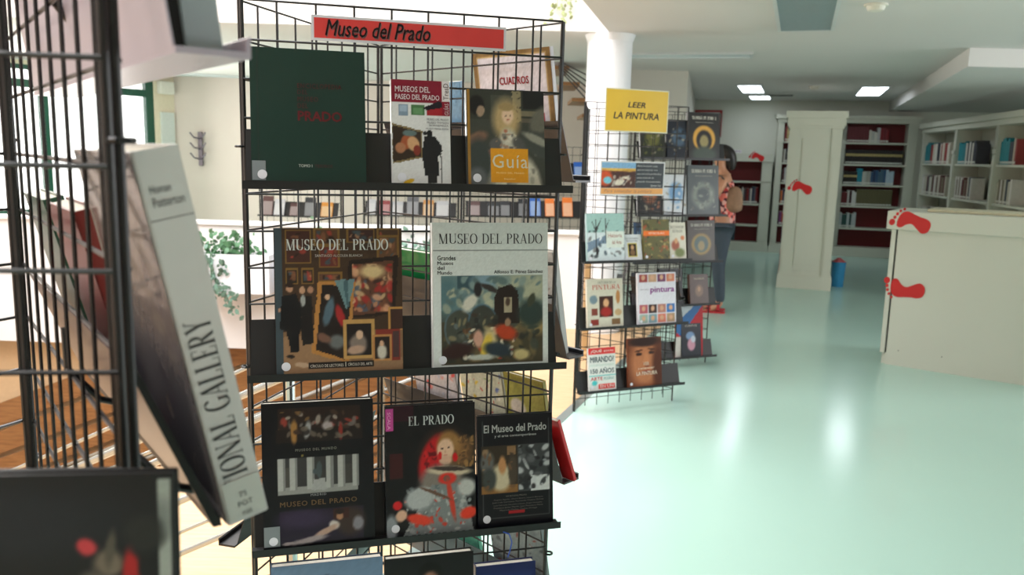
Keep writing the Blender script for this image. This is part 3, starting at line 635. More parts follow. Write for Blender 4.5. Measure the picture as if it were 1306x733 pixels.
# middle shelf
fb(.066, 1.04, .272, .318, .027, (44, 34, 28), 'big square hardback of a crowded painting gallery in brown and gold', name='art_book', base=(60, 44, 32), seed=5, dens=430,
   layers=[('r', 0, 0, 1, .86, (62, 46, 34)), ('r', 0, .70, 1, 1, (120, 92, 66)), ('p', [(0,.74),(.35,.72),(.6,.93),(1,.9),(1,1),(0,1)], (138, 108, 80)), ('r', 0, 0, .06, 1, (58, 70, 76))]
      + [q for (x0, y0, x1, y1, c) in ((.08,.01,.28,.24,(66,40,34)), (.30,0,.5,.12,(84,58,40)), (.56,0,.78,.1,(60,40,36)), (.8,0,.98,.2,(70,50,38)), (.08,.27,.18,.38,(40,34,30)), (.2,.27,.3,.38,(44,36,30)), (.33,.3,.52,.37,(92,62,48)), (.34,.12,.5,.27,(96,44,38)), (.80,.05,.97,.22,(92,64,44))) for q in (('r', x0, y0, x1, y1, (118, 90, 46)), ('r', x0+.012, y0+.01, x1-.012, y1-.01, c), ('s', x0+.02, y0+.02, x1-.02, y1-.02, 9, .03, [(150,60,50),(170,130,100),(60,76,84),(40,30,26),(120,80,56)]))]
      + [('p', [(.57,.22),(.97,.19),(.94,.6),(.56,.62)], (36, 28, 24)), ('p', [(.6,.25),(.93,.22),(.91,.58),(.59,.6)], (88, 58, 44)), ('s', .6, .25, .92, .58, 90, .035, [(176,120,86),(150,44,40),(190,160,120),(70,80,96),(60,40,34),(110,70,50),(200,150,116)]), ('e', .76, .30, .1, .045, 0, (200, 176, 130), .7),
         ('p', [(.33,.36),(.62,.37),(.56,.93),(.27,.85)], (168, 118, 62)), ('p', [(.36,.385),(.595,.395),(.535,.905),(.305,.83)], (34, 28, 26)), ('e', .41, .57, .035, .1, 15, (76, 96, 108), .4), ('e', .40, .47, .022, .02, 0, (196, 160, 130), .3), ('e', .5, .6, .03, .08, -15, (150, 40, 40), .4), ('e', .47, .78, .06, .05, 20, (96, 100, 100), .5), ('e', .37, .75, .06, .03, 30, (110, 80, 66), .5), ('p', [(.46,.355),(.62,.35),(.58,.5),(.55,.56),(.5,.44)], (98, 126, 130)), ('p', [(.53,.36),(.56,.36),(.57,.54),(.55,.54)], (66, 92, 98)),
         ('r', .52, .63, .77, .90, (176, 138, 82)), ('r', .55, .655, .745, .88, (30, 26, 26)), ('e', .64, .80, .07, .07, 0, (120, 108, 100), .4), ('e', .65, .735, .03, .03, 0, (196, 164, 138), .3), ('e', .62, .84, .07, .03, -10, (170, 140, 120), .4),
         ('r', .88, .55, 1, .71, (176, 130, 70)), ('r', .9, .565, 1, .7, (60, 40, 34)), ('r', .78, .70, .98, .92, (120, 46, 38)), ('r', .755, .74, .91, .92, (170, 120, 70)), ('r', .775, .755, .895, .91, (36, 28, 26)), ('e', .83, .86, .04, .05, 0, (190, 184, 170), .4), ('e', .83, .80, .018, .02, 0, (200, 160, 130), .3), ('r', .92, .72, .97, .9, (70, 50, 50)),
         ('p', [(.05,.46),(.16,.44),(.2,.56),(.17,.84),(.11,.84),(.08,.7),(.03,.68)], (22, 22, 24)), ('p', [(.19,.46),(.28,.46),(.29,.78),(.2,.8)], (28, 26, 26)), ('e', .11, .41, .025, .025, 0, (170, 130, 104), .3), ('e', .11, .385, .035, .015, 0, (40, 28, 24), .3), ('e', .205, .42, .022, .024, 0, (176, 138, 110), .3), ('e', .27, .42, .022, .024, 0, (160, 120, 96), .3), ('e', .21, .49, .02, .04, 0, (150, 154, 150), .4), ('e', .11, .87, .03, .012, 0, (30, 26, 24), .3), ('e', .03, .55, .012, .014, 0, (170, 130, 104), .3), ('e', .2, .93, .06, .018, 10, (176, 150, 124), .3), ('r', .25, .915, .76, .958, (20, 17, 17))],
   text=[('MUSEO DEL PRADO', .09, .075, .89, .15, (196, 200, 196), dict(serif=1, T=.17)), ('SANTIAGO ALCOLEA BLANCH', .31, .178, .68, .196, (200, 198, 190), dict(bold=.01)), ('CÍRCULO DE LECTORES', .26, .926, .52, .95, (206, 200, 190)), ('|', .535, .92, .54, .952, (206, 200, 190)), ('CÍRCULO DEL ARTE', .555, .924, .75, .948, (206, 200, 190))])
g = fb(.408, 1.04, .270, .331, .026, (206, 210, 208), 'tall white hardback with a green and blue coach scene picture on the cover', name='art_book', base=(204, 210, 208), seed=6, dens=430,
   layers=[('r', .065, .365, .955, .975, (66, 76, 70)), ('r', .065, .365, .955, .6, (110, 130, 128)), ('e', .8, .45, .22, .12, 0, (168, 170, 146), .9), ('e', .12, .5, .1, .14, 0, (80, 110, 116), .8), ('r', .2, .365, .36, .60, (56, 80, 88)), ('e', .45, .40, .12, .05, 0, (120, 146, 160), .8), ('p', [(.52,.52),(.56,.44),(.66,.42),(.74,.47),(.75,.7),(.52,.72)], (46, 38, 32)), ('r', .62, .53, .69, .63, (150, 140, 120)), ('p', [(.065,.68),(.955,.64),(.955,.975),(.065,.975)], (66, 60, 44)), ('e', .85, .72, .2, .06, 0, (150, 128, 84), .8), ('s', .08, .70, .94, .96, 60, .05, [(50,54,46),(90,80,56),(40,44,40),(110,96,64),(60,66,60)]),
           ('s', .07, .37, .95, .62, 60, .05, [(126,146,142),(150,156,138),(96,120,124),(170,170,146),(84,104,104)]), ('p', [(.52,.56),(.55,.46),(.64,.43),(.73,.47),(.75,.70),(.52,.71)], (40, 32, 28)), ('r', .61, .52, .68, .62, (160, 150, 126)), ('e', .64, .55, .02, .03, 0, (70, 54, 46), .5), ('e', .22, .73, .13, .14, 0, (84, 110, 122), .1), ('e', .22, .73, .12, .13, 0, (66, 70, 62), .1), ('e', .42, .70, .13, .14, 0, (74, 104, 120), .1), ('e', .42, .70, .12, .13, 0, (58, 60, 54), .1),
           ('s', .12, .62, .56, .86, 40, .03, [(40,42,38),(84,88,78),(100,110,110),(60,50,40),(130,120,90)]), ('s', .25, .72, .72, .95, 40, .025, [(190,170,120),(210,190,160),(160,60,40),(60,66,70),(226,214,190),(90,60,40)]), ('e', .31, .55, .05, .07, 40, (200, 196, 182), .5), ('e', .38, .46, .035, .05, 0, (40, 38, 40), .4), ('e', .48, .45, .08, .02, 25, (52, 46, 44), .4), ('e', .85, .63, .12, .1, 0, (46, 60, 56), .5), ('e', .85, .54, .03, .05, 20, (60, 64, 50), .4), ('e', .62, .76, .1, .05, 20, (170, 62, 34), .5), ('e', .64, .69, .025, .03, 0, (150, 120, 96), .4), ('e', .48, .82, .06, .09, 0, (196, 176, 130), .6), ('e', .45, .85, .04, .08, 20, (210, 180, 70), .5), ('e', .38, .80, .04, .06, 0, (196, 150, 130), .5), ('e', .55, .88, .12, .05, 10, (40, 52, 60), .5), ('e', .2, .88, .14, .05, -10, (50, 30, 28), .5), ('e', .4, .93, .12, .02, 0, (176, 180, 170), .6), ('e', .76, .92, .07, .04, 0, (186, 170, 120), .5), ('r', 0, 0, 1, .364, (204, 210, 208)), ('r', 0, 0, .064, 1, (204, 210, 208)), ('r', .956, 0, 1, 1, (204, 210, 208)), ('r', 0, .976, 1, 1, (204, 210, 208)), ('r', 0, .19, 1, .195, (120, 126, 126))],
   text=[('MUSEO DEL PRADO', .05, .075, .95, .145, (30, 30, 34), dict(serif=1, T=.13)), ('Grandes', .035, .225, .19, .257, (36, 38, 42), dict(bold=.012)), ('Museos', .035, .264, .17, .289, (36, 38, 42), dict(bold=.012)), ('del', .035, .296, .095, .322, (36, 38, 42), dict(bold=.012)), ('Mundo', .035, .329, .16, .354, (36, 38, 42), dict(bold=.012)), ('Alfonso E. Pérez Sánchez', .52, .327, .955, .352, (36, 38, 42), dict(bold=.012))])
# third shelf
g = fb(.032, .643, .242, .328, .030, BL, 'black hardback with a strip of white columns and a reclining figure', name='art_book', base=(16, 16, 20), seed=7, dens=430,
   layers=[('r', .14, .04, .88, .27, (40, 28, 24)), ('s', .14, .06, .88, .26, 60, .035, [(120,90,56),(150,60,50),(160,150,140),(40,30,28),(70,50,40),(110,104,100),(30,26,26)]), ('r', .12, .18, .9, .27, (30, 24, 22)), ('e', .28, .2, .03, .08, 0, (150, 110, 60), .5), ('e', .4, .19, .03, .06, 10, (150, 150, 150), .5), ('e', .58, .17, .05, .03, 0, (160, 150, 150), .5), ('e', .7, .21, .02, .06, 0, (130, 44, 36), .5), ('s', .14, .17, .88, .26, 24, .03, [(60,44,36),(100,90,80),(30,26,26)]),
           ('r', .13, .38, .85, .62, (52, 52, 52)), ('r', .13, .58, .85, .63, (134, 136, 132))] + [('r', x, .38, x+.065, .6, (158, 160, 156)) for x in (.13, .24, .39, .56, .67, .80)] + [('r', x+.045, .38, x+.065, .6, (120, 122, 120)) for x in (.13, .24, .39, .56, .67, .80)]
         + [('r', .195, .44, .24, .58, (70, 68, 64)), ('r', .74, .44, .80, .58, (62, 60, 58)), ('p', [(.45,.53),(.55,.53),(.57,.61),(.43,.61)], (150, 152, 150)), ('e', .5, .47, .025, .06, 0, (66, 76, 78), .3), ('e', .47, .48, .03, .02, 0, (66, 76, 78), .3), ('r', .34, .36, .36, .37, (120, 110, 60)),
            ('r', .14, .74, .9, .97, (34, 26, 42)), ('e', .35, .8, .22, .06, 0, (50, 40, 62), .8), ('e', .78, .84, .13, .1, 0, (54, 42, 38), .5), ('r', .62, .75, .76, .82, (56, 30, 26)), ('e', .68, .8, .03, .03, 0, (150, 110, 84), .4), ('e', .68, .77, .04, .02, 0, (36, 24, 22), .4), ('e', .63, .86, .05, .03, 20, (186, 178, 170), .5), ('e', .55, .90, .12, .022, -24, (168, 140, 124), .5), ('e', .40, .95, .16, .02, -8, (150, 140, 140), .6), ('e', .85, .86, .05, .05, 0, (120, 118, 124), .5), ('e', .22, .965, .06, .01, 0, (150, 140, 140), .5)],
   text=[('MUSEOS DEL MUNDO', .29, .317, .66, .335, (150, 152, 140), dict(sp=1.3, bold=.01)), ('MADRID', .42, .632, .56, .648, (150, 150, 150), dict(sp=1.2)), ('MUSEO DEL PRADO', .145, .675, .84, .71, (124, 96, 62), dict(sp=1.15, bold=.015))])
label_strip(g, .242, .03, .045, x1=.034)
fb(.303, .643, .210, .305, .022, BL, 'black hardback with a girl in a red and silver dress and pink corner tab', name='art_book', base=(20, 20, 22), seed=8, dens=430,
   layers=[('r', .05, 0, .3, .12, (46, 18, 28)), ('r', 0, .02, .08, .19, (196, 74, 150)), ('r', .04, .36, .18, .55, (56, 22, 24)), ('e', .62, .38, .22, .18, 20, (66, 46, 34), .7), ('e', .52, .42, .14, .19, 20, (178, 28, 32), .35), ('e', .83, .38, .16, .10, -70, (122, 88, 54), .7), ('e', .70, .32, .135, .11, 0, (146, 106, 60), .4), ('s', .68, .24, .98, .5, 50, .03, [(150,112,66),(104,76,48),(84,60,40)]), ('s', .42, .28, .56, .58, 26, .03, [(200,40,40),(130,20,26),(90,16,22)]), ('e', .66, .355, .095, .085, 5, (216, 178, 150), .3), ('e', .625, .345, .014, .007, 0, (70, 50, 44), .5), ('e', .695, .342, .014, .007, 0, (70, 50, 44), .5), ('e', .66, .398, .022, .007, 0, (190, 90, 84), .5), ('e', .66, .37, .008, .014, 0, (196, 154, 128), .6), ('e', .66, .435, .07, .04, 0, (200, 160, 136), .4), ('e', .60, .40, .022, .03, 0, (196, 24, 30), .4), ('e', .77, .42, .03, .035, 0, (190, 24, 30), .4),
           ('e', .62, .60, .25, .13, 0, (120, 112, 104), .4), ('e', .70, .52, .25, .035, 5, (190, 176, 150), .4), ('e', .70, .505, .2, .018, 5, (60, 50, 46), .4), ('p', [(.5,.62),(.85,.62),(.98,1),(.18,1)], (116, 122, 122)), ('s', .2, .62, .98, .99, 130, .026, [(150,156,154),(90,98,100),(190,60,46),(120,126,126),(170,172,168)]), ('e', .68, .58, .10, .045, 0, (200, 50, 40), .35), ('e', .67, .58, .04, .026, 0, (110, 80, 70), .3), ('e', .72, .74, .03, .16, -10, (186, 60, 44), .6), ('e', .36, .72, .16, .085, -15, (164, 168, 168), .4), ('e', .90, .66, .1, .07, 30, (176, 178, 174), .5), ('e', .92, .86, .1, .045, -15, (212, 60, 40), .4), ('e', .36, .88, .14, .04, 15, (208, 64, 44), .4), ('e', .12, .76, .05, .035, 0, (190, 34, 38), .4), ('e', .16, .84, .07, .04, -45, (204, 164, 138), .4), ('e', .05, .93, .07, .1, 0, (130, 136, 140), .5), ('e', .55, .69, .2, .012, 25, (96, 72, 58), .4)],
   text=[('EL PRADO', .25, .085, .76, .155, (190, 196, 196), dict(serif=1, T=.17)), ('SCALA', .02, .045, .055, .175, (236, 170, 214), dict(rotd=1))])
fb(.521, .643, .186, .268, .018, (22, 30, 46), 'dark navy hardback with two small pictures side by side, one grey', name='art_book', base=(17, 18, 23), seed=9, dens=430,
   layers=[('r', .06, .045, .95, .05, (70, 72, 74)), ('r', .06, .92, .95, .925, (60, 62, 64)), ('r', .06, .045, .064, .92, (60, 62, 64)), ('r', .945, .045, .95, .92, (60, 62, 64)), ('r', .05, .27, .52, .70, (52, 44, 34)), ('r', .05, .63, .52, .70, (130, 92, 50)), ('e', .12, .42, .09, .1, 0, (96, 96, 94), .5), ('e', .30, .56, .14, .12, 0, (190, 178, 150), .4), ('e', .32, .45, .05, .08, 0, (180, 130, 86), .5), ('e', .15, .57, .09, .1, 0, (60, 64, 62), .5), ('e', .46, .5, .06, .14, 0, (70, 60, 50), .5), ('r', .38, .28, .5, .36, (130, 100, 70)), ('s', .06, .3, .5, .66, 16, .04, [(110,80,56),(60,50,42),(150,120,90)]),
           ('r', .53, .27, .955, .70, (60, 62, 64)), ('r', .70, .56, .955, .70, (196, 200, 200)), ('s', .54, .28, .95, .68, 46, .05, [(150,154,156),(30,30,32),(90,94,96),(190,194,196),(40,42,44)]), ('r', .40, .865, .62, .89, (150, 30, 34))],
   text=[('El Museo del Prado', .08, .085, .92, .155, (206, 208, 206), dict(bold=.02)), ('y el arte contemporáneo', .22, .175, .78, .205, (206, 208, 206), dict(bold=.01)), ('VIII ESTUDIO PREVIO', .36, .725, .64, .738, (110, 104, 96))]
     + [(t, a, v, b, v+.018, (96, 92, 88)) for t, a, b, v in (('Ángeles Aguilar, Álvaro Bueno, Joaquín Bárcena', .2, .86, .75), ('Juan Luis Carrasco, Fernando Castro Ochoa', .18, .87, .775), ('Luis Feliciano Novelón Llanos, Ángel González', .2, .85, .8), ('Francisco Javier Martín, Juan Francisco Pérez', .2, .86, .825), ('Mauricio Molina, Carlos Ortega', .28, .78, .85-.002))])
# fourth shelf (only the tops show)
fb(.044, .24, .252, .345, .03, (60, 76, 96), 'steel blue hardback whose top shows at the bottom edge', name='art_book', base=(104, 128, 158), layers=[('r', 0, 0, 1, .12, (112, 138, 168)), ('e', .5, .16, .12, .07, 0, (24, 24, 32), .2), ('e', .5, .3, .2, .15, 0, (150, 120, 100), .4), ('p', [(.2,.5),(.8,.5),(1,1),(0,1)], (40, 44, 60))], dens=200)
fb(.303, .24, .212, .335, .028, (28, 26, 28), 'black hardback with a dark haired head, beside the steel blue one', name='art_book', base=(24, 23, 25), layers=[('e', .5, .14, .14, .09, 0, (14, 10, 10), .2), ('e', .5, .2, .1, .08, 0, (150, 110, 90), .4), ('p', [(.2,.4),(.8,.4),(1,1),(0,1)], (60, 30, 30))], dens=200)
fb(.523, .24, .150, .292, .03, (34, 44, 92), 'dark blue hardback at the right end of the bottom row', name='art_book', base=(30, 40, 90), layers=[('r', .1, .1, .9, .9, (40, 54, 110))], dens=60)
# books on the right-hand rear face, seen from behind through the wires
def bb(u, z, w, h, t, *a, **k): return book(on_panel(R1, B, u, z, h, foot=.062), w, h, t, *a, sticker=False, **k)
def back_print(r, w, h, base, layers, **k):       # print on the back cover
    picture(w, h, base, layers, r, T(w, .0003, 0) @ RZ(PI), name='back_cover_print', dens=260, **k)
g = bb(.06, 1.47, .27, .315, .012, (206, 200, 206), 'white poster book with gilt frame border at the upper right of the middle rack', name='art_book', hard=False)
back_print(g, .27, .315, (206, 202, 208), [('r', 0, 0, 1, 1, (128, 100, 56)), ('r', .05, .03, .95, .97, (176, 150, 96)), ('r', .07, .045, .93, .955, (208, 204, 210)), ('p', [(.8,.4),(.86,.4),(.9,.7),(.76,.7)], (150, 40, 56)), ('p', [(.2,.4),(.25,.4),(.28,.7),(.16,.7)], (60, 60, 80))])
lettering([('CUADROS', .34, .2, .72, .26, (176, 30, 50), dict(bold=.03)), ('PARA NIÑOS', .4, .3, .66, .325, (80, 120, 150)), ('MUSEO', .32, .36, .5, .42, (190, 60, 60), dict(bold=.02)), ('del', .52, .38, .58, .42, (60, 90, 60), dict(bold=.02)), ('Prado', .6, .36, .74, .42, (60, 110, 160), dict(bold=.02))], .27, .315, T(.27, .0012, 0) @ RZ(PI), g)
g = bb(.38, 1.47, .19, .25, .012, (110, 150, 180), 'light blue book behind the white paperback guide', name='art_book', hard=False)
back_print(g, .19, .25, (116, 156, 186), [('s', .1, .1, .9, .5, 30, .02, [(80,120,150),(150,180,200)]), ('e', .6, .75, .1, .2, 0, (150, 130, 90), .4)])
for u, lb, w, hh in ((.03, 'speckled white book at the right, behind the tall white hardback', .2, .27), (.26, 'plain white book behind the tall white hardback, left of the speckled one', .18, .26)):
    g = bb(u, 1.03, w, hh, .02, (190, 190, 190), lb, name='art_book')
    back_print(g, w, hh, (196, 196, 194), [('s', 0, 0, 1, 1, 26, .014, [(70,70,80),(150,110,90),(90,90,110)])] if u < .1 else [('e', .5, .3, .16, .2, 0, (60, 76, 90), .4), ('e', .55, .22, .06, .05, 0, (190, 110, 80), .4), ('r', 0, 0, .4, .03, (180, 90, 70))])
g = bb(.50, 1.03, .17, .22, .02, (20, 110, 60), 'green book glimpsed between the two big middle shelf hardbacks', name='art_book')
specs = [(.05, .14, .27, (150,140,70), [('r', 0, .05, 1, 1, (150,150,70)), ('s', .1, .3, .9, .9, 26, .06, [(70,30,60),(90,40,80),(176,180,90)]), ('e', .3, .35, .2, .1, 0, (206,200,190), .3)], 'olive yellow book with red edge, low on the rear right face'),
         (.20, .17, .27, (206,206,190), [('r', 0, 0, 1, 1, (200,202,180)), ('s', 0, 0, 1, 1, 60, .04, [(210,180,60),(190,60,50),(90,110,170),(230,230,226),(120,160,90)])], 'pale book with colourful scribbles, low on the rear right face'),
         (.39, .19, .26, (196,190,190), [('s', 0, 0, 1, 1, 40, .05, [(206,140,130),(220,216,214),(180,186,200),(200,60,60)])], 'white and pink scribbled book, low on the rear right face')]
for i, (u, w, hh, c, L, lb) in enumerate(specs):
    g = bb(u, .70, w, hh, .014, c, lb, name='art_book'); back_print(g, w, hh, c, L, seed=20+i)
g = book(on_panel(R1, B, -.006, .70, .19, foot=.080), .04, .19, .010, (190, 34, 38), 'thin red book poking out past the right edge of the middle rack', name='art_book', sticker=False, hard=False)
for i, (u, w, hh, c, L, lb) in enumerate(((.04, .2, .28, (120,130,130), [('r', 0, 0, 1, .5, (150,160,160)), ('s', 0, 0, 1, 1, 30, .05, [(90,96,96),(176,186,180),(150,60,50)])], 'grey green book with red edge at the foot of the rear right face'), (.3, .2, .27, (110,190,160), [('p', [(0,0),(.6,0),(.2,.6)], (60,130,90)), ('s', 0, 0, 1, 1, 16, .06, [(60,120,90),(170,220,200)])], 'mint green patterned book at the foot of the rear face'))):
    g = bb(u, .30, w, hh, .014, c, lb, name='art_book'); back_print(g, w, hh, c, L, seed=30+i)
# a blue tie hanging from the shelf
tag(obj('ribbon', MB().tube([tuple((R1 @ F @ Vector(p))) for p in ((.575,-.088,.645),(.590,-.088,.638),(.598,-.085,.615),(.594,-.082,.59),(.59,-.08,.575))], .0016, 6), mat('ribbon_blue', (30, 70, 160), .5)), 'thin blue ribbon hanging under the third shelf', 'ribbon')

# ================================================================== RACK 2 (yellow sign)
A2 = (.389, 4.80); Y2 = .4058; Z2 = 1.84
r2, R2 = rack(A2, Y2, Z2, 'black wire display tower under the yellow sign beside the column')
for z in (.918, .522, .133): shelf(r2, F, z, x0=.0, x1=RW+.01)
shelf(r2, B, .65, x1=.36, dep=.1, foot=.055)
def sb(u, z, w, h, t, *a, **k):
    k.setdefault('dens', 170); return book(on_panel(R2, F, u, z, h), w, h, t, *a, name='art_book', **k)
sb(.024, .918, .248, .282, .02, (150, 176, 176), 'winter landscape book with bare trees and snow, left on the upper shelf', base=(166, 196, 192), seed=11,
   layers=[('r', 0, 0, 1, .4, (150, 184, 180)), ('r', 0, .4, 1, 1, (196, 208, 212)), ('p', [(0,.6),(.5,.45),(1,.6),(1,.7),(.4,.62),(0,.8)], (110, 130, 150)), ('s', 0, .35, 1, .95, 34, .05, [(70,84,96),(50,56,60),(214,220,224),(110,110,110)]), ('r', .22, .12, .25, .75, (46, 44, 44)), ('r', .48, .1, .50, .55, (56, 54, 54)), ('p', [(.24,.3),(.4,.08),(.25,.4)], (60, 60, 60)), ('p', [(.22,.3),(.08,.06),(.24,.4)], (60, 60, 60)), ('p', [(.49,.3),(.62,.1),(.5,.36)], (66, 66, 66)), ('e', .26, .78, .04, .09, 0, (40, 38, 40), .4), ('r', .52, .38, .98, .72, (206, 214, 206))],
   text=[('Historia', .56, .42, .94, .5, (150, 70, 60)), ('del Arte', .66, .56, .92, .64, (150, 70, 60))])
sb(.272, .918, .130, .157, .012, (206, 210, 214), 'small white book with a dark portrait, in front on the upper shelf', base=(206, 210, 214), seed=12, layers=[('r', .26, .34, .76, .86, (196, 180, 90)), ('r', .3, .37, .72, .83, (34, 28, 24)), ('e', .5, .5, .09, .09, 0, (190, 150, 110), .4), ('e', .5, .7, .14, .12, 0, (120, 90, 60), .4)], text=[('DICCIONARIO', .15, .12, .85, .19, (90, 90, 100)), ('DE PINTURA', .2, .22, .8, .28, (90, 90, 100))])
sb(.408, .918, .185, .245, .018, (96, 90, 50), 'olive book of tiny pictures with an orange band, upper shelf', base=(96, 92, 56), seed=13, layers=[('s', 0, 0, 1, 1, 90, .06, [(60,60,30),(150,130,70),(90,100,60),(160,80,50),(40,44,40),(180,160,100)]), ('r', 0, .28, 1, .4, (226, 112, 38))], text=[('HISTORIA DEL ARTE', .2, .315, .8, .365, (240, 220, 200))])
sb(.597, .918, .118, .225, .014, (206, 200, 186), 'white book with figures at the right end of the upper shelf', base=(206, 202, 188), seed=14, layers=[('e', .35, .62, .24, .14, 0, (150, 80, 60), .5), ('e', .4, .5, .1, .08, 0, (200, 150, 110), .4), ('e', .6, .82, .3, .12, 0, (110, 120, 70), .5), ('e', .8, .42, .12, .06, 0, (200, 120, 80), .5)], text=[('RECONOCER', .08, .09, .9, .16, (100, 96, 90)), ('ESTILOS', .2, .2, .8, .27, (100, 96, 90))])
sb(.043, .522, .242, .29, .02, (200, 196, 180), 'cream book with round and square pictures, left on the middle shelf', base=(196, 192, 176), seed=15, layers=[('r', .32, .35, .72, .78, (60, 34, 28)), ('e', .52, .5, .08, .09, 0, (206, 160, 120), .4), ('e', .52, .68, .16, .1, 0, (150, 40, 36), .5), ('e', .17, .42, .11, .09, 0, (110, 130, 140), .2), ('e', .86, .38, .06, .14, 0, (170, 120, 70), .3), ('r', .1, .6, .27, .74, (120, 60, 50)), ('e', .86, .7, .1, .07, 0, (180, 150, 110), .3), ('r', .08, .82, .3, .94, (130, 50, 44)), ('r', .66, .82, .92, .94, (120, 90, 60))], text=[('HISTORIA DE LA', .3, .05, .8, .1, (120, 120, 110)), ('PINTURA', .14, .12, .92, .22, (176, 62, 50), dict(serif=1))])
sb(.390, .522, .272, .315, .02, (214, 214, 220), 'white book with a purple title between rows of small faces', base=(214, 212, 222), seed=16, layers=[('r', x, y, x+.2, y+h_, c) for x, y, h_, c in ((.04,.02,.15,(150,60,60)),(.28,.02,.15,(190,150,120)),(.52,.02,.15,(110,50,90)),(.76,.02,.15,(200,120,90)),(.04,.62,.17,(176,90,100)),(.28,.62,.17,(60,40,40)),(.52,.62,.17,(176,120,110)),(.76,.62,.17,(50,110,176)),(.04,.81,.17,(150,170,160)),(.28,.81,.17,(120,150,160)),(.52,.81,.17,(206,120,100)),(.76,.81,.17,(170,140,110)))] + [('e', x+.1, y+.07, .05, .05, 0, (206, 160, 130), .4) for x in (.04,.28,.52,.76) for y in (.02,.62,.81)], text=[('pintura', .32, .27, .96, .42, (150, 50, 150), dict(bold=.03)), ('historia de la', .06, .3, .28, .33, (120, 110, 130))])
sb(.073, .133, .185, .258, .016, (206, 208, 206), 'book with big red and turquoise block lettering, left on the bottom shelf', base=(212, 214, 210), seed=17, layers=[('r', 0, 0, 1, .15, (214, 60, 60)), ('r', .05, .38, .95, .42, (196, 206, 200)), ('e', .2, .82, .1, .06, 0, (70, 176, 180), .3), ('r', .35, .84, .95, .97, (214, 66, 62)), ('r', .0, .64, 1, .66, (80, 180, 180))],
   text=[('¿QUÉ', .08, .03, .5, .12, (240, 236, 230), dict(bold=.03)), ('ESTÁS', .58, .05, .94, .1, (240, 236, 230)), ('MIRANDO?', .06, .2, .94, .34, (70, 90, 100), dict(bold=.03)), ('150 AÑOS', .06, .46, .94, .6, (80, 96, 110), dict(bold=.03)), ('ARTE', .06, .68, .5, .76, (206, 60, 60), dict(bold=.03)), ('MODERNO', .54, .69, .94, .76, (60, 150, 150)), ('EN UN', .4, .87, .9, .94, (240, 236, 230), dict(bold=.02))])
sb(.343, .133, .24, .30, .02, (110, 60, 40), 'book with a large close-up face on its brown cover, bottom shelf', base=(120, 66, 42), seed=18, layers=[('r', 0, 0, 1, 1, (112, 62, 40)), ('e', .5, .5, .42, .52, 0, (176, 112, 76), .5), ('e', .5, .08, .5, .1, 0, (50, 30, 26), .5), ('e', .32, .33, .09, .035, 0, (50, 30, 26), .4), ('e', .70, .31, .09, .035, 0, (50, 30, 26), .4), ('e', .32, .26, .12, .02, -8, (70, 40, 30), .4), ('e', .7, .24, .12, .02, 8, (70, 40, 30), .4), ('e', .54, .46, .08, .15, 0, (190, 124, 84), .6), ('e', .56, .58, .07, .03, 0, (130, 70, 50), .5), ('e', .54, .70, .14, .035, 0, (140, 60, 50), .4), ('e', .9, .6, .18, .5, 0, (84, 44, 30), .7)],
   text=[('VER', .44, .50, .62, .57, (236, 216, 196), dict(bold=.02)), ('y comprender', .28, .60, .78, .66, (236, 216, 196), dict(shear=.2)), ('LA PINTURA', .24, .69, .86, .77, (240, 226, 206), dict(bold=.03))])
sign(R2 @ F @ T(.128, -.009, 1.678) @ RY(-.0), .43, .247, (214, 214, 190), (222, 182, 52), .006, 'yellow sheet sign in grey capitals above the second rack',
     [('LEER', .35, .30, .63, .43, (84, 82, 72), dict(shear=.2, bold=.02)), ('LA PINTURA', .13, .54, .85, .70, (84, 82, 72), dict(shear=.2, bold=.02))])
def q_extra(r):
    w, h = .442, .20
    picture(w*.52, h*.74, (120, 70, 50), [('r', 0, 0, 1, .3, (126, 170, 206)), ('r', 0, .22, 1, .34, (214, 176, 90)), ('p', [(0,.4),(1,.34),(1,1),(0,1)], (74, 50, 46)), ('e', .1, .62, .22, .3, 0, (200, 84, 50), .4), ('e', .18, .7, .12, .14, 0, (120, 190, 210), .4), ('e', .6, .72, .25, .14, -20, (214, 206, 190), .4), ('s', .3, .5, .9, .95, 18, .06, [(110,60,50),(180,170,160),(60,50,60)]), ('e', .8, .3, .2, .05, 0, (190, 150, 70), .5)], r, T(.008, -.0024, h*.22), name='print', dens=200, seed=40)
    obj('dark_box', MB().box(w*.54, -.0026, h*.22, w-.008, -.002, h*.96), mat('paper_dark', (44, 52, 58), .5), r)
    obj('orange_band', MB().box(.008, -.0026, .008, w-.008, -.002, h*.21), mat('paper_orange', (222, 160, 90), .5), r)
sign(R2 @ F @ T(.114, -.009, 1.308), .442, .20, (206, 208, 210), None, .006, 'white framed sheet with painting, quotation and orange strip, below the yellow sign',
     [('Estoy haciendo cosas', .56, .10, .88, .17, (225, 225, 225), dict(shear=.2, bold=.01)), ('que me inspiran con', .56, .215, .88, .285, (225, 225, 225), dict(shear=.2, bold=.01)), ('una emoción profunda y', .56, .33, .95, .40, (225, 225, 225), dict(shear=.2, bold=.01)), ('estoy tratando de', .56, .445, .83, .515, (225, 225, 225), dict(shear=.2, bold=.01)), ('pintarlas honestamente.', .56, .56, .94, .63, (225, 225, 225), dict(shear=.2, bold=.01)), ('Salvador Dalí', .78, .68, .95, .73, (225, 225, 225)), ('Para entender la pintura', .06, .82, .8, .95, (170, 120, 90), dict(shear=.3))], extra=q_extra)

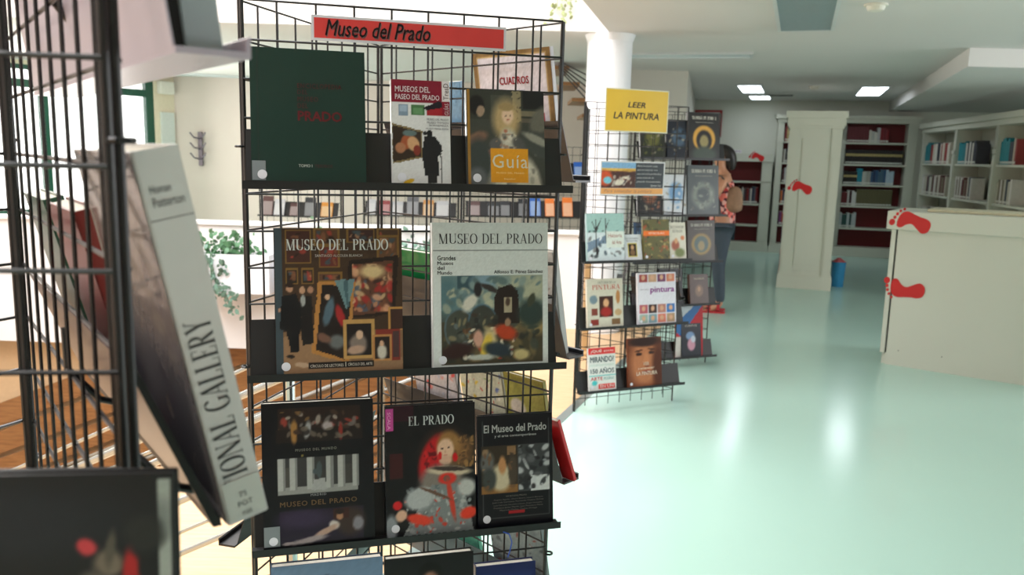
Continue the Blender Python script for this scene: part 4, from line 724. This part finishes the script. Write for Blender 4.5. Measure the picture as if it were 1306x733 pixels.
# ================================================================== RACK 3 (behind)
Y3 = .38; B3 = Vector((1.56-.06, 6.12)); A3 = (B3.x-RW*math.cos(Y3), B3.y-RW*math.sin(Y3))
r3, R3 = rack(A3, Y3, 1.86, 'black wire display tower behind the second rack, beside the woman')
ZS = (1.528, 1.125, .786, .466, .068)
for z in ZS: shelf(r3, F, z, x1=RW+.02)
for z in (1.4, 1.0, .6): shelf(r3, C3, z)
def tb(u, z, w, h, t, *a, **k):
    k.setdefault('dens', 150); return book(on_panel(R3, F, u, z, h), w, h, t, *a, name='art_book', sticker=False, **k)
sx = RW-.315
icon = lambda bgc, ring, inner: [('e', .5, .56, .36, .28, 0, ring, .12), ('e', .5, .60, .25, .22, 0, inner, .2), ('e', .5, .62, .14, .14, 0, (150, 136, 90), .4), ('e', .5, .9, .4, .16, 0, (64, 74, 66), .5)]
ttl = [('SUMMA PICTORICA', .12, .08, .9, .15, (214, 210, 196), dict(serif=1, T=.2)), ('Historia universal de la pintura', .24, .2, .8, .23, (180, 176, 166))]
tb(sx, ZS[0], .262, .33, .03, (40, 38, 38), 'dark art volume with a gold halo, highest on the far rack', base=(38, 36, 36), seed=50, layers=icon(0, (214, 160, 70), (26, 24, 26)), text=ttl)
tb(sx+.02, ZS[1], .265, .36, .03, (60, 66, 68), 'grey art volume second from the top of the far rack', base=(66, 74, 76), seed=51, layers=[('e', .5, .6, .36, .26, 0, (112, 120, 112), .4), ('e', .5, .6, .2, .15, 0, (60, 70, 72), .5), ('s', .1, .35, .9, .9, 30, .06, [(60,70,70),(130,136,126),(90,90,84)])], text=ttl)
tb(sx+.045, ZS[2], .235, .30, .03, (58, 48, 40), 'brown art volume with a ring motif, third on the far rack', base=(62, 54, 46), seed=52, layers=[('e', .5, .58, .36, .26, 0, (150, 120, 60), .2), ('e', .5, .58, .26, .2, 0, (70, 90, 90), .2), ('e', .5, .62, .12, .12, 0, (150, 130, 90), .4)], text=ttl)
tb(sx+.09, ZS[3], .16, .22, .03, (74, 52, 44), 'small brown book with an oval portrait, fourth on the far rack', base=(76, 54, 46), seed=53, layers=[('e', .5, .55, .22, .2, 0, (120, 90, 70), .3), ('e', .5, .5, .08, .08, 0, (180, 140, 110), .4)], text=[('TESOROS', .2, .12, .8, .18, (190, 180, 160))])
tb(sx+.05, ZS[4], .17, .26, .02, (40, 42, 52), 'dark book with pink and blue shapes, lowest on the far rack', base=(36, 40, 50), seed=54, layers=[('e', .45, .4, .22, .12, 0, (120, 150, 190), .3), ('e', .5, .65, .2, .18, 0, (206, 150, 170), .3), ('e', .6, .5, .12, .1, 0, (200, 206, 220), .3)], text=[('CUENTOS', .2, .08, .8, .14, (200, 190, 180))])
tb(sx+.0, ZS[4]+.001, .24, .385, .008, (190, 40, 50), 'taller red and blue magazine behind the dark book, lowest on the far rack', base=(190, 40, 50), seed=55, layers=[('p', [(0,0),(1,0),(.2,.6),(0,.5)], (60, 110, 170)), ('p', [(.2,0),(.7,0),(.1,.3)], (200, 206, 214)), ('r', 0, .6, .3, 1, (214, 206, 200))])
# left books on the same rack, glimpsed through the wires of the second one
pal = [((40,44,34), (96,96,50), 'olive'), ((30,34,44), (70,90,110), 'slate'), ((24,24,26), (150,90,60), 'black and tan'), ((200,204,210), (110,150,190), 'white and blue'), ((50,40,34), (170,130,110), 'brown'), ((30,60,90), (120,150,170), 'blue')]
n = 0
for zi, z in enumerate(ZS[:4]):
    for j, (u, w) in enumerate(((.02, .2), (.235, .2))):
        c, c2, nm = pal[(zi*2+j+(zi > 1)) % 6]; n += 1
        tb(u, z, w, .25+.02*((zi+j) % 3), .02, c, '%s book on the far rack, %s shelf, %s place' % (nm, ('top', 'second', 'third', 'fourth')[zi], ('left', 'middle')[j]), base=c, seed=60+n, layers=[('e', .5, .45, .3, .25, 0, c2, .5), ('s', .1, .2, .9, .9, 20, .07, [c2, c, (150,140,120)])])

# ================================================================== RACK 0 (left foreground, out of focus)
BO = Vector((-.298, .63)); Y0 = .12; A0 = (BO.x-RW*math.cos(Y0), BO.y-RW*math.sin(Y0))
r0, R0 = rack(A0, Y0, 1.8315, 'out of focus black wire display tower close to the camera on the left')
shelf(r0, B, 1.600, dep=.088, foot=.034, hp=.17, m=SHEEN, x0=-.03)
shelf(r0, B, 1.192, dep=.122, foot=.072, hp=.15, m=mat('shelf_satin', (74, 70, 84), .3), x0=.16, px0=.04, rim=True)
shelf(r0, B, .78, x0=.22, dep=.125, foot=.072, hp=.15, m=mat('shelf_satin', (92, 90, 100), .3))
for z in (.97, .56): shelf(r0, F, z, x1=RW-.05, dep=.1)
# bracket hooks behind the plates
for z, u in ((1.32, .05), (1.74, .05), (1.32, .36), (1.74, .36)):
    obj('hook', MB().tube([(u, -.003, z), (u, -.004, z-.05), (u, -.035, z-.09), (u+.004, -.058, z-.10)], .0042, 8), WIRE, r0, B)
def nb(u, z, w, h, t, *a, **k): return book(on_panel(R0, B, u, z, h, foot=.074), w, h, t, *a, sticker=False, **k)
ng = nb(.018, 1.192, .25, .335, .037, (206, 206, 204), 'huge white hardback in the left foreground with serif spine lettering', name='art_book', rough=.18,
   spine_text=[('NATIONAL GALLERY', .14, .43, .74, .985, (34, 36, 38), dict(serif=1, rot=1, T=.15)), ('Homan', .18, .085, .62, .105, (50, 50, 54)), ('Potterton', .18, .115, .85, .138, (50, 50, 54)), ('_', .03, .168, .97, .170, (90, 92, 96))])
obj('shelf_mark_label', MB().box(.002, -.0012, .004, .035, -.0008, .040), mat('spine_label', (200, 202, 196), .3), ng, T(-.0018, 0, 0) @ RZ(-PI/2))
lettering([('75', .40, .30, .58, .42, (70, 70, 74)), ('POT', .32, .52, .68, .64, (70, 70, 74)), ('nat', .38, .76, .62, .86, (70, 70, 74))], .037, .040, T(-.0018, 0, 0) @ RZ(-PI/2), ng, dy=-.0016, name='spine_lettering')
picture(.248, .333, (112, 108, 110), [('e', .5, .3, .5, .3, 0, (132, 126, 122), .9), ('s', 0, 0, 1, 1, 40, .1, [(126,120,116),(96,92,96),(140,132,124)]), ('r', .0, .0, .05, 1, (150, 152, 146))], ng, T(.249, .0004, .001) @ RZ(PI), name='back_cover_print', dens=240, rough=.1)
book(R0 @ B @ T(.006, -.0385, 1.603) @ RX(-.11), .24, .29, .012, (14, 14, 16), 'black backed book behind the pale blue grey hardback', name='art_book', sticker=False)
book(R0 @ B @ T(.010, -.0515, 1.603) @ RX(-.11), .24, .31, .030, (170, 182, 186), 'pale blue grey hardback on the sheen-tinted shelf at the upper left', name='art_book', rough=.2, sticker=False, spine_text=[('75 MUS', .25, .82, .7, .85, (60, 60, 64))])
for u in (.30, .52): nb(u, 1.192, .19, .27, .025, (110, 40, 36) if u < .4 else (40, 80, 60), '%s book far along the second shelf of the foreground rack' % ('dark red' if u < .4 else 'dark green'), name='art_book')
book(R0 @ F @ T(RW-.207, -.103, .969) @ RX(-.06), .262, .335, .012, (16, 17, 20), 'black hardback with red and pale figures at the lower left corner', name='art_book', sticker=False, rough=.5, base=(11, 12, 14), seed=70, dens=600,
     layers=[('r', .958, .012, .99, 1, (150, 160, 154)), ('e', .5, .10, .4, .08, 0, (24, 28, 34), .8), ('e', .775, .155, .024, .018, 40, (190, 60, 66), .5), ('e', .83, .19, .04, .03, 0, (110, 100, 86), .6), ('e', .835, .16, .012, .04, 10, (80, 76, 66), .6), ('e', .885, .22, .022, .06, 0, (160, 26, 26), .5), ('e', .80, .24, .05, .03, 30, (90, 84, 76), .6), ('e', .92, .13, .05, .04, 0, (30, 32, 30), .6)])

# ================================================================== THE WOMAN
def skin(name, V, E, m, parent, sub=2, root=0):
    me = bpy.data.meshes.new('s'); me.from_pydata([v[:3] for v in V], E, []); o = bpy.data.objects.new('s', me); COL.objects.link(o)
    sm = o.modifiers.new('s', 'SKIN'); sm.use_smooth_shade = True
    for i, v in enumerate(V):
        d = me.skin_vertices[0].data[i]; r = v[3]; d.radius = (r, v[4] if len(v) > 4 else r); d.use_root = (i == root)
    ss = o.modifiers.new('b', 'SUBSURF'); ss.levels = sub; ss.render_levels = sub
    bpy.context.view_layer.update()
    out = bpy.data.meshes.new_from_object(o.evaluated_get(bpy.context.evaluated_depsgraph_get())); bpy.data.objects.remove(o)
    out.name = name; out.materials.clear()
    return link(name, out, m, parent, None, True)
PM = T(2.10, 8.28, 0) @ RZ(-.25)
pr = thing('person', 'dark haired woman in a coral patterned sleeveless top and grey jeans browsing the rack', 'person', PM)
SK = mat('skin', (196, 142, 112), .5, noise=.03)
V = [(0,0,.90,.115),(0,0,1.06,.10),(-.005,0,1.22,.115),(-.01,0,1.34,.085),(-.025,0,1.41,.05),(-.04,0,1.455,.046),(-.055,0,1.50,.062),(-.05,0,1.565,.080),(-.045,0,1.615,.055)]
E_ = [(i, i+1) for i in range(8)]
for s in (-1, 1):
    n = len(V); V += [(0,.09*s,.84,.092),(-.015,.09*s,.47,.056),(.02,.085*s,.24,.048),(.03,.08*s,.08,.034),(-.05,.085*s,.035,.03),(-.14,.09*s,.022,.024)]
    E_ += [(0,n)]+[(n+i, n+i+1) for i in range(5)]
    n = len(V); V += [(0,.15*s,1.335,.05),(-.05,.185*s,1.24,.043),(-.13,.19*s,1.13,.036),(-.26,.14*s,1.20,.030),(-.36,.09*s,1.25,.022),(-.41,.07*s,1.265,.03)]
    E_ += [(3,n)]+[(n+i, n+i+1) for i in range(5)]
    b = n+5
    for k, (dy, L) in enumerate(((-.028, .07), (-.010, .08), (.010, .075), (.027, .06))):
        m_ = len(V); V += [(-.435,.07*s+dy,1.27,.0095),(-.435-L*.5,.07*s+dy,1.275,.009),(-.435-L*.8,.07*s+dy,1.255,.008)]
        E_ += [(b,m_),(m_,m_+1),(m_+1,m_+2)]
    m_ = len(V); V += [(-.40,.07*s-.035*s,1.29,.011),(-.43,.07*s-.05*s,1.31,.009)]; E_ += [(b-1,m_),(m_,m_+1)]
body = skin('body', V, E_, SK, pr)
# face: nose, eyes, mouth, ears
obj('nose', MB().add([(-.128,0,1.56),(-.150,0,1.525),(-.125,.014,1.522),(-.125,-.014,1.522)], [(0,1,2),(0,3,1),(1,3,2),(0,2,3)]), SK, pr)
for s in (-1, 1):
    obj('eye', MB().lathe([(.002,-.006),(.009,0),(.002,.006)], 10), mat('eye_dark', (40, 28, 24), .2), pr, T(-.122, .028*s, 1.555) @ RY(PI/2))
    obj('ear', MB().lathe([(.008,-.006),(.02,0),(.008,.006)], 12), SK, pr, T(-.04, .079*s, 1.545) @ RX(PI/2))
obj('mouth', MB().bevbox(-.124, -.02, 1.494, -.112, .02, 1.504, .003), mat('lips', (160, 80, 76), .4), pr)
HA = mat('hair_dark', (26, 20, 20), .45, noise=.2, scale=60)
skin('hair', [(-.085,0,1.612,.045),(-.04,0,1.635,.075),(.015,0,1.60,.082),(.045,0,1.54,.068),(.052,0,1.47,.05),(.05,0,1.43,.035)], [(i,i+1) for i in range(5)], HA, pr)
obj('glasses', MB().cyl((.0, -.085, 1.60), (-.11, -.07, 1.605), .004, 6).cyl((0, .085, 1.60), (-.11, .07, 1.605), .004, 6).cyl((-.11, -.07, 1.605), (-.11, .07, 1.605), .005, 6), HA, pr)
m = bpy.data.materials.new('floral_cloth'); m.use_nodes = True; nt = m.node_tree; pb = nt.nodes['Principled BSDF']
vo = nt.nodes.new('ShaderNodeTexVoronoi'); vo.inputs['Scale'].default_value = 26; tc = nt.nodes.new('ShaderNodeTexCoord'); rp = nt.nodes.new('ShaderNodeValToRGB')
rp.color_ramp.interpolation = 'CONSTANT'; rp.color_ramp.elements[0].color = (*rgb(232, 120, 108), 1); rp.color_ramp.elements[1].color = (*rgb(90, 36, 48), 1); rp.color_ramp.elements[1].position = .38
e = rp.color_ramp.elements.new(.6); e.color = (*rgb(226, 170, 160), 1); e = rp.color_ramp.elements.new(.8); e.color = (*rgb(200, 60, 60), 1)
nt.links.new(tc.outputs['Object'], vo.inputs['Vector']); nt.links.new(vo.outputs['Color'], rp.inputs[0]); nt.links.new(rp.outputs[0], pb.inputs['Base Color']); pb.inputs['Roughness'].default_value = .8
skin('top', [(0,0,.86,.150),(0,0,.96,.140),(0,0,1.08,.122),(-.008,0,1.20,.132),(-.01,0,1.30,.108),(-.012,0,1.345,.095)], [(i,i+1) for i in range(5)], m, pr)
JE = mat('grey_jeans', (62, 72, 84), .75, noise=.06, scale=40)
V = [(0,0,.92,.128)]; E_ = []
for s in (-1, 1):
    n = len(V); V += [(0,.09*s,.83,.112),(-.012,.09*s,.47,.070),(.02,.086*s,.24,.058),(.03,.082*s,.10,.046)]; E_ += [(0,n),(n,n+1),(n+1,n+2),(n+2,n+3)]
skin('jeans', V, E_, JE, pr)
for s in (-1, 1):
    obj('sandal', MB().prism(smooth_poly([(.07,.085*s-.03),(.07,.085*s+.03),(-.06,.085*s+.042),(-.17,.09*s+.03),(-.17,.09*s-.03),(-.06,.085*s-.04)], 4), 0, .018).bevbox(-.10, .085*s-.045, .018, -.06, .085*s+.045, .062, .008).bevbox(.0, .085*s-.042, .03, .03, .085*s+.042, .10, .008), mat('sandal_red', (186, 40, 50), .5), pr)
# her backpack
bp_ = thing('backpack', 'brown patterned backpack on the back of the browsing woman', 'bag', PM @ T(.01, -.08, .95))
bmm = mat('bag_brown', (146, 112, 88), .7, noise=.25, scale=14)
skin('bag_body', [(.08,0,.06,.045,.09),(.09,0,.16,.052,.10),(.085,0,.26,.045,.09),(.07,0,.33,.025,.06)], [(0,1),(1,2),(2,3)], bmm, bp_)
skin('front_pocket', [(.118,0,.08,.022,.06),(.122,0,.16,.02,.055)], [(0,1)], bmm, bp_)
for s in (-1, 1):
    obj('strap', MB().tube([(.04,.09*s,.32),(-.05,.10*s,.43),(-.14,.11*s,.42),(-.23,.12*s,.30),(-.22,.14*s,.16),(-.08,.15*s,.06),(.04,.10*s,.04)], .010, 8), mat('bag_strap', (90, 70, 60), .7), bp_)

# ================================================================== STAIRWELL: RAILS, STAIRS, PLANKS
ST = mat('steel_tube', (176, 184, 184), .22, metal=1.0, noise=.02)
rl = thing('stair_railing', 'sloping steel tube railing at the lower left beside the stairwell', 'railing', T(0, 2.6, 0))
def tubeobj(z_at, x0, x1, r, y=0, sl=.47, nm='rail'):    # z at x=-1.03
    obj(nm, MB().cyl((x0, y, z_at+sl*(x0+1.03)), (x1, y, z_at+sl*(x1+1.03)), r, 10), ST, rl)
for z, r in ((.20, .010), (.275, .006), (.385, .012), (.475, .006), (.555, .012), (.60, .006), (.655, .012), (.74, .006)):
    tubeobj(z, max(-1.03-(z-.03)/.47, -2.3), -.72, r)
obj('rail_post', MB().cyl((-.72, 0, 0), (-.72, 0, .90), .018, 12), ST, rl)
obj('rail_post', MB().cyl((-2.0, 0, 0), (-2.0, 0, .36), .018, 12), ST, rl)
# far railing with more slanting tubes on the stair that goes down
rl2 = thing('stair_railing', 'second steel railing deeper in the stairwell in front of the brown planks', 'railing', T(0, 5.0, 0))
rl = rl2
for i in range(6): obj('rail', MB().cyl((-4.2, 0, -1.9+i*.16), (-.6, 0, -.35+i*.16), .013, 8), ST, rl2)
for x in (-3.6, -2.2, -.8): obj('rail_post', MB().cyl((x, 0, -2.94), (x, 0, -.1+(x+.6)*.43-.0+.5), .018, 8), ST, rl2)
# brown planks of the stair side
pk = thing('stair_panelling', 'brown slanting wooden boards lining the far side of the stairwell', 'panelling', T(0, 7.58, 0))
for i in range(9):
    z = -2.55+i*.27
    obj('plank', MB().plate([(-5.2, z-.9), (-.36, z+1.05) if z+1.05 < -.32 else (-.36-(z+1.05+.32)/.403, -.32), (-.36, z+1.27) if z+1.27 < -.32 else (-.36-(z+1.27+.32)/.403, -.32), (-5.2, z-.68)] if z-.68 < -.33 else [(-5.2, -.6), (-5.0, -.6), (-5.0, -.5), (-5.2, -.5)], -.03, 0), brown_wood, pk)
fl = thing('stair_flight', 'flight of pale wooden steps going down into the stairwell', 'staircase', T(-1.5, 3.56, 0))
for i in range(12):
    obj('step', MB().box(-.35-i*.30, 0.0, -.24-i*.17, -.02-i*.30, 1.1, -.19-i*.17), pale_wood, fl)
    obj('riser', MB().box(-.04-i*.30, 0.01, -.36-i*.17, -.02-i*.30, 1.09, -.241-i*.17), brown_wood, fl)
# small staircase glimpsed between rack and column, far side
fs = thing('staircase', 'staircase with slanting rails glimpsed between the middle rack and the column', 'staircase', T(.55, 9.3, 0))
for i in range(9):
    obj('step', MB().box(.42-i*.12, 0, 1.62+i*.17, .62-i*.12, .8, 1.66+i*.17), brown_wood, fs)
obj('newel', MB().box(.60, -.05, 0, .68, .03, 2.50), mat('dark_metal', (60, 60, 62), .4), fs)
for i in range(5): obj('rail', MB().cyl((.62, 0, 1.75+i*.12), (-.1, 0, 2.48+i*.0+.02*i), .008, 6), mat('dark_metal', (60, 60, 62), .4), fs)

# ================================================================== PLANTERS AND IVY
POT = mat('planter_white', (226, 228, 232), .5)
LEAF = [mat('leaf_a', (76, 120, 84), .5, noise=.15), mat('leaf_b', (112, 150, 120), .5, noise=.15), mat('leaf_c', (96, 128, 112), .5, noise=.15)]
def leafcloud(name, parent, pts, size, m, n, kind='stuff'):
    mb = MB()
    for (x, y, z), sp in pts:
        for k in range(n):
            p = Vector((x+random.gauss(0, sp), y+random.gauss(0, sp*.6), z+random.gauss(0, sp)))
            a = random.uniform(0, 2*PI); s = size*random.uniform(.6, 1.3); t = random.uniform(-.8, .8)
            R = Matrix.Rotation(a, 3, 'Y') @ Matrix.Rotation(t, 3, 'X')
            q = [p+R @ Vector(v)*s for v in ((0,0,-.6),(.35,-.05,-.1),(.25,0,.35),(0,.05,.6),(-.25,0,.35),(-.35,-.05,-.1))]
            mb.add(q, [(0,1,2,3,4,5)])
    o = obj(name, mb, m, parent); o['kind'] = kind; return o
for i, (x0, wd, lb) in enumerate(((-2.72, .62, 'white trough planter with trailing ivy at the left end of the parapet'), (-2.02, .75, 'white trough planter with light green fern on the parapet, behind the middle rack left'), (-1.15, .8, 'white trough planter with ferns on the parapet, behind the middle rack'))):
    yb = 7.22+(-x0)*.031-.155
    r = thing('planter', lb, 'planter', T(x0, yb, 0), 'planters along the parapet')
    obj('trough', MB().box(0, -.12, .28, wd, .10, .31).box(0, -.14, .28, wd, -.12, .62).box(0, .10, .28, wd, .12, .62).box(0, -.12, .31, .02, .10, .62).box(wd-.02, -.12, .31, wd, .10, .62), POT, r)
    obj('bracket', MB().box(.1, .12, .4, .14, .132, .6).box(wd-.14, .12, .4, wd-.1, .132, .6), POT, r)
    obj('soil', MB().box(.02, -.12, .55, wd-.02, .10, .585), mat('soil', (60, 44, 34), .9), r)
    pl = thing('ivy_plant', ['bushy trailing ivy at the left end of the parapet', 'light green fern spilling from the middle planter', 'feathery fern in the planter behind the brown book'][i], 'plant', T(x0, yb, 0), 'plants in the parapet planters')
    top = [((random.uniform(.05, wd-.05), random.uniform(-.1, .05), .66+random.uniform(-.03, .08)), .06) for _ in range(12)]
    leafcloud('leaves', pl, top, .05, LEAF[i], 14)
    if i != 1: leafcloud('trailing_leaves', pl, [((.10+.06*math.sin(k)+.02*k, -.16, .58-.05*k), .05) for k in range(9)], .05, LEAF[(i+2) % 3], 12)
    else: leafcloud('trailing_leaves', pl, [((.55+.04*math.sin(k), -.16, .58-.04*k), .05) for k in range(9)], .045, LEAF[1], 10)
    obj('stem', MB().tube([(wd*.3, 0, .57), (wd*.32, -.05, .70), (wd*.2, -.15, .62), (wd*.2, -.17, .3)], .005, 5), LEAF[0], pl)
hp = thing('hanging_plant', 'thin pale green plant hanging over the upper parapet near the column', 'plant', T(.33, 6.97, 2.60))
leafcloud('trailing_leaves', hp, [((dx, random.uniform(-.02, .02), .55-.06*k), .014) for dx, L in ((-.02, 8), (.03, 11), (.09, 9), (.14, 7), (-.07, 10)) for k in range(L)], .036, mat('leaf_pale', (150, 160, 110), .6, noise=.15), 3)
obj('stem', MB().tube([(-.02, .06, .79), (-.02, 0, .56), (-.02, 0, .1)], .002, 5).tube([(.09, .06, .79), (.09, 0, .56), (.09, 0, .05)], .002, 5), mat('leaf_pale', (150, 160, 110), .6), hp)

# ================================================================== DISTANT DISPLAY RACKS ACROSS THE STAIRWELL
UF = MB().box(0, 0, 0, 1, 1, 1).mesh('wire'); UF.materials.append(WIRE)
def flatrack(x, y, w, h, yaw, label, items, levels, cell=.08, seed=0):
    M = T(x, y, 0) @ RZ(yaw); r = thing('wire_grid_stand', label, 'display rack', M, 'grid stands across the stairwell')
    fr = MB().cyl((0, 0, 0), (0, 0, h), .012, 8); obj('upright', fr, WIRE, r); obj('upright', MB().cyl((w, 0, 0), (w, 0, h), .012, 8), WIRE, r)
    obj('foot', MB().box(-.02, -.25, 0, .02, .25, .03), WIRE, r); obj('foot', MB().box(w-.02, -.25, 0, w+.02, .25, .03), WIRE, r)
    k = 1
    while k*cell < w-.02: rod(UW, 'wire', r, (k*cell, 0, .03), (k*cell, 0, h), .0024); k += 1
    k = 0
    while h-k*cell > .03: rod(UW, 'wire', r, (0, 0, h-k*cell), (w, 0, h-k*cell), .0024); k += 1
    for z in levels: shelf(r, Matrix.Identity(4), z, x0=.02, x1=w-.02, dep=.12, foot=.07, hp=.16)
    rs = random.Random(seed)
    for z in levels:
        xx = .05; cn = {}
        while xx < w-.16:
            c = rs.choice(items); ww = rs.uniform(.09, .15); hh = rs.uniform(.15, .24); a = math.asin(.06/hh)
            o = thing('media_case', '%s %s case from the left, %s shelf of the %s' % (ordn(cn.setdefault(c[1], 0)), c[1], 'lower' if z == levels[0] else 'upper', label.split(' of ')[0].split(',')[0].split(' with ')[0].replace('across the stairwell', '')), 'case', M @ T(xx, -.072, z+.004) @ RX(-a))
            cn[c[1]] += 1; tag(o, o['label'], 'case', 'media cases across the stairwell')
            obj('case_shell', MB().box(0, -.014, 0, ww, 0, hh), mat('case_%d_%d_%d' % c[0], c[0], .3), o)
            obj('cover_sheet', MB().box(.006, -.0155, .006, ww-.006, -.0141, hh*.72), mat('case2_%d_%d_%d' % c[0], tuple(min(255, int(v*.5+110)) for v in c[0]), .3), o)
            xx += ww+rs.uniform(.01, .09)
    return r
cs = [((200,200,206),'white'), ((90,60,60),'maroon'), ((210,140,50),'orange'), ((40,44,50),'black'), ((60,130,170),'blue'), ((150,40,44),'red')]
flatrack(-2.9, 9.4, .95, 1.5, -.1, 'leftmost grid stand of media cases across the stairwell', cs, (.78, 1.16), seed=1)
flatrack(-1.75, 9.6, 1.1, 1.5, .0, 'second grid stand of media cases from the left across the stairwell', cs, (.80, 1.18), seed=2)
flatrack(-.55, 9.0, .95, 1.5, .1, 'third grid stand of media cases, behind the tall white hardback', cs, (.86, 1.20), seed=3)
flatrack(.10, 8.3, .66, 1.62, .15, 'grid stand with orange and blue cases left of the white column', [((222,120,50),'orange'), ((40,90,170),'blue'), ((60,150,70),'green'), ((120,190,220),'light blue')], (.92, 1.30), seed=4)
wd = thing('wooden_stand', 'plain wooden post stand beside the column behind the wire rack', 'stand', T(.56, 6.3, 0))
obj('post', MB().box(0, 0, .02, .05, .05, .72), wood_mat('stand_wood', (188, 150, 104), (204, 168, 120)), wd)
obj('foot', MB().box(-.08, -.1, 0, .15, .15, .02), MATS['stand_wood'], wd)
# coat hooks and wall panel on the back wall
hk = thing('coat_hooks', 'grey coat hook rail with wavy hooks on the back wall at the left', 'coat rack', T(-4.72, 12.44, 0))
hm = mat('hook_grey', (120, 112, 122), .4, metal=.4)
obj('rail', MB().bevbox(-.02, -.02, 1.25, .04, .03, 1.75, .005), hm, hk)
for z in (1.35, 1.5, 1.65): obj('hook', MB().tube([(.01, -.02, z), (-.05, -.10, z+.02), (-.10, -.12, z+.09)], .012, 6).tube([(.01, -.02, z), (.08, -.10, z+.02), (.13, -.12, z+.09)], .012, 6), hm, hk)
